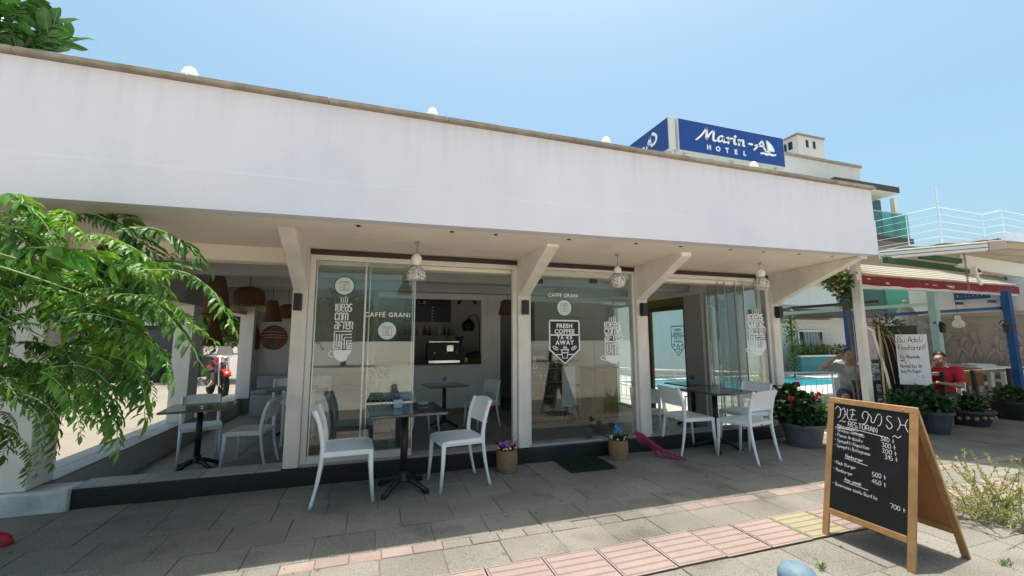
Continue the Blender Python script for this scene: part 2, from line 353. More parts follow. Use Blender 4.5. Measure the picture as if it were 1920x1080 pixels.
def script(mb, s, x, y, h, wd, slope=0., wob=.25, sp=1.25, rg=None, mi=0):
    rg = rg or rnd; k = h/6.; x0 = x; cx = x
    for ch in s:
        g = SF.get(ch, '')
        wmax = 0
        for st in g.split('/'):
            if not st: continue
            pts = [(int(p[0])+rg.uniform(-wob, wob), int(p[1])-2+rg.uniform(-wob, wob)) for p in st.split()]
            wmax = max(wmax, max(p[0] for p in pts))
            q = [(cx+p[0]*k*.8, y+p[1]*k+slope*(cx+p[0]*k*.8-x0)) for p in pts]
            if len(q) == 2 and (Vector(q[0])-Vector(q[1])).length < k*.6: q[1] = (q[0][0]+k*.3, q[0][1]-k*.4)
            q = crv(q, 3) if len(q) > 2 else q
            rib2(mb, q, wd, mi=mi)
        cx += (wmax if g else 2.2)*k*.8+k*sp*.8
    return cx

# ================================================================== GROUND
FL = -.15                                                              # floor inside the cafe, terrace and pool deck
g = MB(); g.add([(-300,-300,-.03),(300,-300,-.03),(300,.05,-.03),(-300,.05,-.03)], [(0,1,2,3)])
struct(g.build('road', M('pale_bounce_road', (.56, .48, .385), .95, .12, .5, .3, 60, speck=.15, sscale=90)))  # unseen road behind the viewer, made pale to bounce light onto the soffit
g = MB()
g.add([(-300,.05,-.03),(300,.05,-.03),(300,4.70,-.03),(-300,4.70,-.03)], [(0,1,2,3)])
g.add([(-300,4.70,-.03),(-3.05,4.70,-.03),(-3.05,300,-.03),(-300,300,-.03)], [(0,1,2,3)])
g.add([(-3.05,11.6,-.03),(5.7,11.6,-.03),(5.7,300,-.03),(-3.05,300,-.03)], [(0,1,2,3)])
g.add([(5.7,26,-.03),(300,26,-.03),(300,300,-.03),(5.7,300,-.03)], [(0,1,2,3)])
ground = struct(g.build('ground', STREET))
g = MB(); g.add([(5.75,4.72,FL),(60,4.72,FL),(60,26,FL),(5.75,26,FL)], [(0,1,2,3)])
g.add([(5.75,4.70,-.03),(60,4.70,-.03),(60,4.70,FL-.02),(5.75,4.70,FL-.02)], [(0,1,2,3)])
deck = struct(g.build('terrace', M('terrace_paving', (.46, .42, .37), .85, .12, 1.2, .2, 80)))
pav = struct(MB().box(-3.6, .2, -.025, 12.5, 4.66, -.009).build('pavement', MORTAR))
def slab_mesh(w_, d_, name, mat, h=.03, bev=.004):
    b = bev; m = MB(); x, y = w_/2, d_/2
    vs = [(-x,-y,-h),(x,-y,-h),(x,y,-h),(-x,y,-h),(-x,-y,-b),(x,-y,-b),(x,y,-b),(-x,y,-b),(-x+b,-y+b,0),(x-b,-y+b,0),(x-b,y-b,0),(-x+b,y-b,0)]
    fs = [(8,9,10,11)]
    for k in (0, 4):
        for i in range(4): fs.append((k+i, k+(i+1) % 4, k+4+(i+1) % 4, k+4+i))
    m.add(vs, fs); return m.mesh(name, mat)
r2 = random.Random(3)
rows = [(4.65,4.25),(4.25,3.85),(3.85,3.45),(3.45,3.12),(3.0,2.69),(2.30,1.90),(1.90,1.50),(1.50,1.10),(1.10,.70),(.70,.30)]
cache = {}
for ri, (ya, yb) in enumerate(rows):
    x = -3.6+r2.uniform(0, .3)
    lim = 12.2 if ya > 3.0 else 6.6
    wd = .40
    while x < lim:
        key = round(ya-yb, 2)
        if key not in cache: cache[key] = slab_mesh(wd-.004, ya-yb-.004, 'paving_slab', CONC)
        o = link('paving_slab', cache[key], pav, 0, (x+wd/2, (ya+yb)/2, r2.uniform(-.0035, .0025)), (r2.uniform(-.006,.006), r2.uniform(-.006,.006), r2.uniform(-.006,.006)+(math.pi if r2.random() < .5 else 0)))
        x += wd
bm_ = slab_mesh(.196, .114, 'border_brick', BORD)
bm2 = slab_mesh(.196, .114, 'border_brick', CONC)
x = -3.4
while x < 8.2:
    link('border_brick', bm_ if (-.5 < x < .5 or 2.55 < x) and r2.random() < .93 else bm2, pav, 0, (x, 3.06, r2.uniform(-.003, .003)), (0, 0, r2.uniform(-.01, .01))); x += .2
def tact_mesh(mat):
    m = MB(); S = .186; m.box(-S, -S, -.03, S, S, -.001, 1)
    e = .012; m.box(-S, -S, -.02, S, -S+e, .004).box(-S, S-e, -.02, S, S, .004).box(-S, -S+e, -.02, -S+e, S-e, .004).box(S-e, -S+e, -.02, S, S-e, .004)
    for i in range(5):
        y = -.138+i*.069; n = 7; x0, x1, h = -S+.014, S-.014, .007; pr = [(-.031,-.0005),(-.025,h),(.025,h),(.031,-.0005)]
        for xx in (0,):
            vs = [(x0, y+p[0], p[1]) for p in pr]+[(x1, y+p[0], p[1]) for p in pr]
            m.add(vs, [(0,1,5,4)[::-1],(1,2,6,5)[::-1],(2,3,7,6)[::-1],(0,3,2,1),(4,5,6,7)])
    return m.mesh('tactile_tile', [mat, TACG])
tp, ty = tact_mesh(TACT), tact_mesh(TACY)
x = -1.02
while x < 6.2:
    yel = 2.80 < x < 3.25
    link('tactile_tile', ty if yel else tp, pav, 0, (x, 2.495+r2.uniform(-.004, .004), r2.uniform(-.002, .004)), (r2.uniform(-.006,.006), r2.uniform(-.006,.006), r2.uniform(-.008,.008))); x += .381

# ================================================================== CAFE BUILDING
cafe = thing('cafe_building', 'single storey white cafe with deep overhanging fascia and glazed front', 'building', (0, 0, 0))
PX = [-.72, 1.69, 3.33, 5.67]                                          # posts along the front
YF = 4.68; XL, XR = -3.12, 5.745
SOZ = lambda x: 2.296+(x+2.2)*(2.408-2.296)/7.9                        # soffit edge behind the fascia
# fascia: upper leaf and a slightly prouder lower band
za, zb = SOZ(XL), SOZ(XR)
m = MB(); nseg = 24; vs = []; fs = []
for i in range(nseg+1):
    x = XL+(XR-XL)*i/nseg; z = SOZ(x); fold = 2.56+(x+2.1)*.010
    wv = .004*math.sin(x*1.7)+.003*math.sin(x*4.1)
    vs += [(x, 3.326+wv*.6, z-.012), (x, 3.327+wv, fold), (x, 3.331+wv*.7, fold+.02), (x, 3.334, 3.205), (x, 3.45, 3.205), (x, 3.45, z-.012)]
for i in range(nseg):
    for k in range(6): fs.append((i*6+k, (i+1)*6+k, (i+1)*6+(k+1) % 6, i*6+(k+1) % 6))
fs += [tuple(range(5, -1, -1)), tuple(nseg*6+k for k in range(6))]
m.add(vs, fs); m.build('fascia', FASC, cafe)
MB().box(XR-.13, 3.452, 2.37, XR-.002, 11.0, 3.205).build('fascia', FASC, cafe)
MB().box(XL+.002, 3.452, 2.25, XL+.13, 11.0, 3.205).build('fascia', FASC, cafe)
x = XL-.03
while x < XR+.02:                                                      # coping stones, two thin courses
    x1 = min(x+.92, XR+.035)
    MB().box(x, 3.290, 3.208, x1-.003, 3.53, 3.230).box(x+.002, 3.302, 3.231, x1-.005, 3.52, 3.250).build('coping_stone', COPING, cafe, bevel=.004, loc=(0, 0, r2.uniform(-.001, .001)))
    x = x1
MB().box(XL+.132, 3.452, 2.72, XR-.132, 11.4, 2.86).build('roof', M('roof_screed', (.40, .39, .37), .9, .1), cafe)
# soffit ruled from the glazing head to the fascia
vs = []; fs = []
for i in range(nseg+1):
    x = XL+.131+(XR-XL-.262)*i/nseg
    for j in range(5):
        t = j/4; vs.append((x, 3.451+(4.80-3.451)*t, SOZ(x)*(1-t)+2.345*t+.006*math.sin(x*2+t*3)*t*(1-t)))
for i in range(nseg):
    for j in range(4): fs.append((i*5+j, i*5+j+1, (i+1)*5+j+1, (i+1)*5+j))
n = len(vs); vs2 = [(a, b, c+.03) for a, b, c in vs]
m = MB(); m.add(vs, fs); m.add(vs2, [f[::-1] for f in fs]); m.build('soffit', SOFF, cafe, smooth=True)
for x in (-.15, .62, 1.02, 1.75, 2.5, 3.05, 3.72, 4.2, 4.75, 5.3):     # little recessed soffit lamps along the edge
    z = SOZ(x); MB().lathe([(.016, 0), (.020, -.006), (.013, -.010), (.0, -.008)], 10).build('downlight', IRON, cafe, loc=(x, 3.56, z+.001))
# posts with raking brackets
for i, x in enumerate(PX):
    hw = .07; yt = 3.46 if i == 3 else 3.80
    m = MB(); m.box(x-hw, YF, .162, x+hw, YF+.19, 2.36); m.build('column', POSTM, cafe, bevel=.008)
    m = MB(); m.prism([(x-hw+.002, YF-.001, 1.90), (x-hw+.002, yt, 2.325+(.055 if i == 3 else 0)), (x-hw+.002, yt, 2.40), (x-hw+.002, YF-.001, 2.36)], (2*hw-.004, 0, 0)); m.build('bracket', POSTM, cafe, bevel=.008)
MB().box(-3.02, 4.66, .172, -2.66, 4.98, 2.36).build('column', WHITE, cafe, bevel=.008)
MB().box(-2.90, 7.72, .172, -2.66, 8.10, 2.46).build('column', WHITE, cafe, bevel=.006)
MB().box(-2.72, 10.35, .172, -2.46, 10.55, 2.46).build('column', WHITE, cafe, bevel=.006)
# plinth along the pavement
m = MB(); m.box(-2.36, 4.655, -.02, 5.82, 4.895, .155); m.build('plinth', BLACKP, cafe, bevel=.008)
m = MB()
r3 = random.Random(5); n = 9; top = []; 
m.box(-3.30, 4.61, -.02, -2.36, 4.86, .168); m.build('plinth', M('patched_plaster', (.62, .63, .64), .9, .2, 9, .8, 18, dirt=.4), cafe, bevel=.02)
x = -2.355
while x < -.80:                                                        # tiled threshold of the open bay
    x1 = min(x+.45, -.795); MB().box(x+.003, 4.662, .1555, x1-.003, 4.91, .172).build('curb_tile', CURBT, cafe, bevel=.003); x = x1
# side curb with tiled top
MB().box(-3.05, 4.99, -.25, -2.65, 11.2, .150).build('low_wall', IWALL, cafe)
MB().box(-3.05, 4.87, -.25, -.80, 4.905, .153).build('low_wall', IWALL, cafe)
for k in range(2):
    y = 4.99
    while y < 11.1:
        if not (7.7 < y+.2 < 8.15 and False): MB().box(-3.06+k*.205, y+.003, .1505, -3.06+(k+1)*.205-.004, y+.447, .168).build('curb_tile', CURBT, cafe, bevel=.003, loc=(0, 0, r3.uniform(-.002, .002)))
        y += .45
# floor
fl = MB().box(-2.65, 4.90, FL-.1, 5.72, 11.4, FL-.018).build('floor', MORTAR, cafe)
tm = slab_mesh(.494, .494, 'floor_tile', TILE, .017, .002)
for i in range(17):
    for j in range(12):
        x, y = -2.40+i*.5, 5.16+j*.5
        if x > 5.7 or y > 11.2: continue
        link('floor_tile', tm, fl, 0, (x, y, FL))
# ceiling and beams
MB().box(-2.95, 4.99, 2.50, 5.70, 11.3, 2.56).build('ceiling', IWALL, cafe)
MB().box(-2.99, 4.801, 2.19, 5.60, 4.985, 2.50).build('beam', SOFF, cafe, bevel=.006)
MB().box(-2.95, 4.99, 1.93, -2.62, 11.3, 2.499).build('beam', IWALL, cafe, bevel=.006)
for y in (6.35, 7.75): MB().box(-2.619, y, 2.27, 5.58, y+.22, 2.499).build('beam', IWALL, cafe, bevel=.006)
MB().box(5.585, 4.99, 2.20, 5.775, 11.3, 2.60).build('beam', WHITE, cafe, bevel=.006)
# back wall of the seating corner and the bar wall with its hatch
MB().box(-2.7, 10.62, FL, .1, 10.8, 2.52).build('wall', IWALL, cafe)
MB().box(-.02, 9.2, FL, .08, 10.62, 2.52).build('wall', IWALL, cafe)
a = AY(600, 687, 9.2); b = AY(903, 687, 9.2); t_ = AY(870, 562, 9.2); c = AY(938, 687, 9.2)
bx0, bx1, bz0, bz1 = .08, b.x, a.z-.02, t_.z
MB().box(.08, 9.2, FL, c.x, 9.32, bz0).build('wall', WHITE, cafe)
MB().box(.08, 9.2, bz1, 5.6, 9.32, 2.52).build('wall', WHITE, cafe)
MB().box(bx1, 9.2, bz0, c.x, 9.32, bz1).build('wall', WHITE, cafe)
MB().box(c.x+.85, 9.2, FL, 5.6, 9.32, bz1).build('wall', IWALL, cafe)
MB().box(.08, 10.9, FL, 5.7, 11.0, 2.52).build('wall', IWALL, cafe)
MB().box(.10, 9.12, bz0+.002, bx1-.02, 9.6, bz0+.035).build('counter_top', DARKW, cafe, bevel=.004)
MB().box(bx1+.12, 8.9, FL, bx1+.16, 9.19, FL+.07).build('skirting', TERRA, cafe)
MB().box(.3, 9.17, FL, c.x, 9.199, FL+.08).build('skirting', TERRA, cafe)

# ---------------- glazing
def pane_frame(x0, x1, z0, z1, y, parts=(), mat=FRAMEW, wd=.05, dp=.06, sill=True):
    MB().box(x0, y, z0, x0+wd, y+dp, z1).build('window_frame', mat, cafe, bevel=.003)
    MB().box(x1-wd, y, z0, x1, y+dp, z1).build('window_frame', mat, cafe, bevel=.003)
    MB().box(x0+wd, y+.001, z1-wd, x1-wd, y+dp-.001, z1).build('window_frame', mat, cafe, bevel=.003)
for x0, x1 in ((PX[0]+.072, PX[1]-.072), (PX[1]+.072, PX[2]-.072), (PX[2]+.072, PX[3]-.072)):
    MB().box(x0-(.02 if x0 < 0 else 0), 4.70, 2.286, x1, 4.775, 2.332).build('head_strip', BROWN, cafe, bevel=.003)
    MB().box(x0, 4.776, 2.262, x1, 4.80, 2.345).build('head_strip', SOFF, cafe)
    MB().box(x0, 4.70, .1555, x1, 4.89, .178).build('sill', M('sill_marble', (.36, .35, .34), .5, .2, 6), cafe, bevel=.004)
pane_frame(PX[0]+.072, PX[1]-.072, .179, 2.285, 4.72, wd=.055)
pane_frame(PX[1]+.072, PX[2]-.072, .179, 2.285, 4.72, wd=.03)
pane_frame(PX[2]+.072, PX[3]-.072, .179, 2.285, 4.72, wd=.05)
def pane(x0, x1, z0, z1, y, mat=G_CLEAR, edge=True, name='glass_pane'):
    o = MB().box(x0, y, z0, x1, y+.008, z1).build(name, mat, cafe)
    if edge:
        MB().box(x0-.012, y-.004, z0, x0-.001, y+.012, z1).build('edge_profile', ALU, o)
        MB().box(x1+.001, y-.004, z0, x1+.012, y+.012, z1).build('edge_profile', ALU, o)
    return o
YG = 4.745
X1 = AY(592, 600, YG).x; X2 = AY(684, 600, YG).x; X2b = AY(693, 600, YG).x; X3 = AY(776, 600, YG).x
P1 = pane(X1, X2-.012, .25, 2.23, YG); P2 = pane(X2+.008, X3, .25, 2.23, YG+.012, edge=True); P2b = pane(X2b, X3-.02, .25, 2.23, YG+.028)
MB().box(X1-.02, 4.722, .179, X3+.01, 4.778, .249).build('window_frame', FRAMEW, cafe, bevel=.003)
dx0, dx1 = PX[1]+.105, PX[2]-.105; xm = AY(1114, 640, YG).x; zt = AY(1060, 527, YG).z
P3 = pane(dx0, xm-.003, .19, zt-.004, YG, edge=False, name='glass_door'); P4 = pane(xm+.003, dx1, .19, zt-.004, YG+.002, edge=False)
P5 = pane(dx0, xm-.002, zt, 2.252, YG, edge=False); P6 = pane(xm+.002, dx1, zt, 2.252, YG+.002, edge=False)
for (px, py) in ((1010, 527), (1112, 527)):
    p = AY(px, py, YG); MB().box(p.x-.055, YG-.012, p.z-.03, p.x+.055, YG-.001, p.z+.025).build('door_fitting', IRON, P3, bevel=.003)
p = AY(1104, 829, YG); MB().box(p.x-.05, YG-.014, .195, p.x+.05, YG-.001, .31).build('door_lock', M('lock_steel', (.06, .09, .11), .35, .2, metal=.4), P3, bevel=.004)
X5 = AY(1398, 600, YG).x; X6 = PX[3]-.13
P7 = pane(X5, X6, .19, 2.23, YG)
for k, (px, an) in enumerate(((1345, 62), (1358, 60), (1378, 58), (1392, 56))):   # folded leaves parked at the end of the opening
    x = AY(px, 650, YG+.1).x
    o = MB().box(0, -.004, .19, .52, .004, 2.22).box(-.007, -.006, .19, -.001, .006, 2.22, 1).box(.521, -.006, .19, .527, .006, 2.22, 1).build('folded_glass_leaf', [G_CLEAR, M('dark_aluminium', (.22,.22,.22), .4, metal=.5)], cafe, loc=(x, YG+.03, 0), rot=(0, 0, R_(an)))
# side wall onto the pool
def spane(y0, y1, z0=.0, z1=2.19, fr=DARKW, wd=.05):
    MB().box(5.66, y0+wd, z0+wd, 5.668, y1-wd, z1-wd).build('glass_pane', G_CLEAR, cafe)
    for a0, a1 in ((y0, y0+wd), (y1-wd, y1)): MB().box(5.63, a0, z0, 5.70, a1, z1).build('window_frame', fr, cafe, bevel=.003)
    MB().box(5.631, y0+wd, z1-wd, 5.699, y1-wd, z1).build('window_frame', fr, cafe, bevel=.003)
    MB().box(5.631, y0+wd, z0, 5.699, y1-wd, z0+wd).build('window_frame', fr, cafe, bevel=.003)
MB().box(5.56, 6.05, FL, 5.78, 6.50, 2.199).build('column', IWALL, cafe, bevel=.006)
spane(4.95, 6.04, FL, 2.19, FRAMEW, .035)
spane(6.52, 7.72, FL, 2.05, M('brown_door_frame', (.11, .075, .03), .5, .2, 8), .09); MB().box(5.60, 6.51, 2.051, 5.74, 7.74, 2.199).build('window_head', KHAKI, cafe)
spane(7.76, 9.1, FL, 2.19, FRAMEW, .05)
MB().box(5.56, 9.11, FL, 5.78, 11.3, 2.199).build('wall', IWALL, cafe)

# ---------------- vinyl on the glass
ROTF = (math.pi/2, 0, 0)
def flat(mb, name, mat, parent, loc, rot=ROTF): return mb.build(name, mat, parent, loc=loc, rot=rot)
def disc(mb, c, r0, r1, n=40, z=0.):
    vs = []; fs = []
    for j in range(n):
        a = 2*math.pi*j/n; vs += [(c[0]+r0*math.cos(a), c[1]+r0*math.sin(a), z), (c[0]+r1*math.cos(a), c[1]+r1*math.sin(a), z)]
    for j in range(n): k = (j+1) % n; fs.append((2*j, 2*j+1, 2*k+1, 2*k))
    mb.add(vs, fs)
def logo(parent, x, z, r, y):
    m = MB(); disc(m, (0, 0), 0.0001, r*.9); flat(m, 'logo_disc', PALEV, parent, (x, y-.0015, z))
    m = MB(); disc(m, (0, 0), r*.88, r); flat(m, 'logo_ring', TEALV, parent, (x, y-.0025, z))
    m = MB(); q = r*.1
    for pl in ([(-5,4.6),(5,4.6),(5,3),(-5,3),(-5,4.6)], [(-4.3,3),(-4.3,-4.6),(4.3,-4.6),(4.3,3)], [(-5,-4.6),(5,-4.6)], [(-2,3),(-2,1.6),(2,1.6),(2,3)], [(-1,1.6),(-1,.6),(1,.6),(1,1.6)], [(-3,4),(-2,4)], [(0,4),(3,4)]):
        rib2(m, [(a*q, b*q) for a, b in pl], r*.045)
    disc(m, (0, -2.1*q), 1.5*q, 1.9*q, 20); disc(m, (0, -2.1*q), .5*q, .8*q, 14)
    flat(m, 'logo_drawing', PINKV, parent, (x, y-.0035, z))
def ideas(parent, x, z0, W, H, y, come=True, mat=DECAL):
    """tall block lettering above a cup: x = left, z0 = bottom of the cup"""
    m = MB(); k = W/8.; q = H*.765/27.; sw = .50*k
    def S(pts, ox, oy, sx=1., sy=1.): rib2(m, [((ox+a*sx)*k, (oy+b*sy)*q) for a, b in pts], sw)
    L = {'I':[[(.3,0),(.3,3.6)]], 'D':[[(.2,0),(.2,3.6),(1.1,3.6),(1.4,3),(1.4,.6),(1.1,0),(.2,0)]], 'e':[[(1.4,0),(.5,0),(.2,.6),(.2,3),(.5,3.6),(1.3,3.6),(1.4,2.6),(1.3,1.9),(.3,1.9)]],
      'a':[[(.3,3.6),(1.1,3.6),(1.4,3),(1.4,0),(.5,0),(.2,.6),(.2,1.5),(.5,2),(1.4,2)]], 'S':[[(1.4,3.6),(.5,3.6),(.2,3),(.2,2.3),(1.3,1.5),(1.3,.5),(1,0),(.2,0)]],
      'C':[[(1.4,2.8),(1.3,3.6),(.5,3.6),(.2,3),(.2,.6),(.5,0),(1.3,0),(1.4,.8)]], 'O':[[(.5,0),(.2,.6),(.2,3),(.5,3.6),(1.1,3.6),(1.4,3),(1.4,.6),(1.1,0),(.5,0)]],
      'm':[[(.1,0),(.1,3.6),(2,3.6),(2.2,3),(2.2,0)],[(1.15,3.6),(1.15,0)]], 'F':[[(.2,0),(.2,3.6),(1.4,3.6)],[(.2,1.9),(1.2,1.9)]], 'T':[[(0,3.6),(1.6,3.6)],[(.8,3.6),(.8,0)]],
      'E':[[(1.4,3.6),(.2,3.6),(.2,0),(1.4,0)],[(.2,1.8),(1.2,1.8)]], 'R':[[(.2,0),(.2,3.6),(1.2,3.6),(1.4,3),(1.4,2.2),(1.2,1.8),(.2,1.8)],[(.9,1.8),(1.4,0)]]}
    def word(s, y0, adv, sy=1.):
        cx = 0
        for ch in s:
            for st in L[ch]: S(st, cx, y0, 1, sy)
            cx += adv*(1.45 if ch == 'm' else .55 if ch == 'I' else 1)
    word('IDeaS', 19.4, 1.62); word('COme' if come else 'COm', 14.8, 1.72); word('aFTeR', 10.2, 1.62)
    for st in ([(7.6,9),(.2,9),(.2,.2),(1.9,.2)], [(1.2,1.5),(1.2,7.4),(2.4,7.4),(2.4,1.5),(1.2,1.5)], [(3.4,.2),(3.4,7.4),(7.6,7.4)], [(4.6,.2),(4.6,5.8),(6.2,5.8)], [(5.6,.2),(5.6,4.2),(7.6,4.2)], [(6.6,2.6),(7.6,2.6)], [(5.6,.2),(7.6,.2)], [(6.9,5.8),(7.6,5.8)], [(3.4,4.6),(4.4,4.6)], [(5.6,1.4),(7.6,1.4)]):
        S(st, 0, 0)
    for i in range(4): rib2(m, crv([((2.2+i*.9)*k, 23.6*q), ((2.6+i*.9)*k, 24.6*q), ((2.3+i*.9)*k, 25.6*q), ((2.7+i*.9)*k, (26.6+(i == 2))*q)], 4), sw*.55)
    flat(m, 'lettering', mat, parent, (x, y-.002, z0+H*.235))
    m = MB(); cup = [(0, 0), (7.8, 0)]+[(7.8-.1*t*t*.6, -t*.5) for t in range(0, 6)]+[(5.6, -4.6), (4.2, -5.1), (3.6, -5.1), (2.2, -4.6), (.9, -3.4), (.2, -1.8)]
    m.add([(a*k, b*q*1.15, 0) for a, b in cup], [tuple(range(len(cup)-1, -1, -1))])
    rib2(m, crv([(.2*k, -.6*q), (-1.0*k, -.5*q), (-1.8*k, -1.6*q), (-1.4*k, -2.8*q), (.6*k, -3.4*q)], 5), sw*.7)
    flat(m, 'cup_print', mat, parent, (x, y-.002, z0+H*.235-.6*q))
for _o in (P1, P2): _o.data.materials[0] = G_STREET
def at(px, py): return AY(px, py, YG)
p = at(646, 536); logo(P1, p.x, p.z, (at(666, 536).x-at(626, 536).x)/2, YG)
a = at(623, 689); b = at(664, 560); ideas(P1, a.x, a.z+.02, b.x-a.x, b.z-a.z, YG, come=False)
a = at(686, 590); b = at(767, 590); lettering('CAFFÉ GRANI', DECAL, P2, ((a.x+b.x)/2, YG+.0105, a.z-.02), ROTF, .068, off=.001, space=1.18)
p = at(726, 620); logo(P2, p.x, p.z, (at(745, 620).x-at(707, 620).x)/2, YG+.012)
a = at(1024, 556); b = at(1087, 556); lettering('CAFFÉ GRANI', DECAL, P3, ((a.x+b.x)/2, YG-.0015, a.z), ROTF, .062, off=.001, space=1.1)
p = at(1058, 577); logo(P3, p.x, p.z, (at(1073, 577).x-at(1043, 577).x)/2, YG)
a = at(1135, 690); b = at(1166, 597); ideas(P4, a.x, a.z+.02, (b.x-a.x)*1.0, b.z-a.z, YG+.002)
a = at(1407, 672); b = at(1432, 580); ideas(P7, a.x, a.z, b.x-a.x, b.z-a.z, YG)
p = at(1392, 632); lettering('CAFFÉ GRANI', DECAL, P7, (p.x+.24, YG-.002, at(1390, 606).z), ROTF, .05)
def shield(parent, loc, W, H, rot=ROTF, mat=DECAL, dark=True):
    s = W/2; q = H/2
    out = [(-s, q*.94), (-s*.94, q), (s*.94, q), (s, q*.94), (s, -q*.35), (0, -q), (-s, -q*.35), (-s, q*.94)]
    if dark:
        m = MB(); m.add([(a*.97, b*.97, 0) for a, b in out[:-1]], [tuple(range(6, -1, -1))]); flat(m, 'badge_ground', BLACK, parent, loc, rot)
    up = Vector((0, -.002, 0)) if rot == ROTF else Vector((-.002, 0, 0))
    loc = Vector(loc)+up
    m = MB(); rib2(m, out, W*.045); rib2(m, [(-s, q*.33), (s, q*.33)], W*.04); rib2(m, [(-s*.62, -q*.58), (-s*.2, -q*.58)], W*.03); rib2(m, [(s*.2, -q*.58), (s*.62, -q*.58)], W*.03)
    for sx in (-1, 1):
        c = [(sx*s*.62+math.cos(t)*s*.17, -q*.28+math.sin(t)*q*.07+math.cos(t)*sx*q*.05) for t in [2*math.pi*i/14 for i in range(15)]]; rib2(m, c, W*.025); rib2(m, [c[2], c[9]], W*.02)
    for st in ([(-.22,-.38),(-.15,-.75),(.15,-.75),(.22,-.38)], [(-.27,-.36),(.27,-.36)], [(-.18,-.5),(.18,-.5)], [(-.1,-.22),(-.06,-.3)], [(0,-.2),(.04,-.3)], [(.1,-.22),(.13,-.3)]):
        rib2(m, [(a*s, b*q) for a, b in st], W*.03)
    flat(m, 'badge_print', mat, parent, loc, rot)
    for s_, yy, sz, sp in (('FRESH', .66, .165, 1.1), ('COFFEE', .40, .165, 1.08), ('TA·KE', .135, .125, 1.45), ('AWAY', -.12, .165, 1.2)):
        lettering(s_, mat, parent, loc+(Vector((0, 0, yy*q)) if True else 0), rot, W*sz*1.12, off=W*.006, space=sp)
a = at(1030, 601); b = at(1087, 681); shield(P3, ((a.x+b.x)/2, YG-.0015, (a.z+b.z)/2), b.x-a.x, a.z-b.z)
# prints seen from behind on the poolside door
a = AX(1258, 612, 5.655); b = AX(1285, 668, 5.655)
sp_ = [o for o in cafe.children if o.name.startswith('glass_pane')][-2]
shield(sp_, (5.655, (a.y+b.y)/2, (a.z+b.z)/2), abs(a.y-b.y), a.z-b.z, (math.pi/2, 0, math.pi/2), BLACK, dark=False)
# faint frosted prints on the right door pane
p = at(1150, 569); lettering('CAFFÉ GRANI', PALEV, P4, (p.x, YG+.0005, p.z-.02), ROTF, .06)

# ---------------- things on and under the roof
for i, (px, py, wd_) in enumerate(((357, 133, 24), (811, 212, 14), (1136, 267, 14), (1413, 311, 15))):
    p = AY(px, py, 3.40); w_ = .052 if i == 0 else .045
    o = MB().lathe([(w_, 0), (w_*1.02, .03), (w_*.9, .065), (w_*.6, .095), (w_*.25, .108), (0, .11)], 32, ripple=.05, rn=16).build('shell_lamp', SHELL, loc=(p.x, 3.40, 3.251), smooth=True)
    tag(o, 'ribbed white shell shaped lamp on the brown roof coping', 'lamp', 'shell lamps along the coping')
def gourd(px, py, label, prof, top, dots):
    p = GZ(px, py, 2.325); z1 = 2.33
    t = thing('gourd_lamp', label, 'lamp', (p.x, p.y, z1), 0, 'gourd lamps under the soffit')
    MB().lathe([(.0, .002), (.022, 0), (.018, -.018), (.006, -.024), (.0, -.026)], 12).build('ceiling_hook', COPING, t, smooth=True)
    MB().tube([(0, 0, -.02), (.004, 0, -.09), (0, 0, -top)], .0025, 6).build('cord', IRON, t)
    MB().lathe([(0, -top+.01)]+[(r, -top-z) for r, z in prof[0]], 28).build('neck', GOURD, t, smooth=True)
    MB().lathe([(r, -top-z) for r, z in prof[1]], 28).build('shade', GOURDH, t, smooth=True)
    m = MB(); rg = random.Random(int(px))
    for i in range(dots):
        k = rg.randrange(len(prof[1])-2); (r0, z0), (r1, z1_) = prof[1][k], prof[1][k+1]; u = rg.random(); r = r0+(r1-r0)*u; z = z0+(z1_-z0)*u; a = rg.uniform(0, 6.283)
        m.ball((r*math.cos(a), r*math.sin(a), -top-z), (.0048, .0048, .0048), 5)
    m.build('pierced_holes', M('hole_dark', (.10, .07, .055), .8), t)
    return t
n1 = [(.012, 0), (.035, .012), (.050, .04), (.052, .07), (.042, .10), (.036, .118)]
gourd(782, 455, 'gourd lamp with a brown patched bell shade beside the cafe sliding glass', (n1, [(.036, .118), (.062, .14), (.085, .18), (.095, .225), (.092, .25), (.080, .255)]), .115, 260)
gourd(1157, 478, 'round bellied white gourd lamp hanging before the glass door', ([(.010, 0), (.028, .01), (.040, .035), (.040, .065), (.034, .082)], [(.034, .082), (.065, .10), (.088, .14), (.088, .18), (.066, .22), (.036, .235)]), .135, 240)
gourd(1424, 494, 'pear shaped white gourd lamp hanging before the folding glass', ([(.012, 0), (.038, .012), (.055, .045), (.053, .08), (.045, .11)], [(.045, .11), (.075, .14), (.098, .19), (.098, .225), (.075, .262), (.05, .265)]), .07, 260)
for i, (px, py) in enumerate(((559, 567), (988, 577), (1211, 581), (1469, 586))):
    x = PX[i]; z = AY(px, py, YF).z; xx = x-.01 if i == 0 else x+.0
    t = thing('wall_lamp', ['black box wall lamp on the post beside the open seating bay', 'black box wall lamp on the post between sliding glass and door', 'black box wall lamp on the post right of the glass door', 'black box wall lamp on the corner post beside the pool'][i], 'lamp', (xx, YF-.002, z), 0, 'box lamps on the posts')
    MB().box(-.035, -.085, -.085, .035, -.012, .085).build('lamp_body', BLACK, t, bevel=.004)
    MB().box(-.028, -.012, -.05, .028, .001, .05).build('back_plate', IRON, t)
    MB().box(-.026, -.075, -.0875, .026, -.022, -.0855).build('lens', M('lens', (.5, .48, .4), .3), t)

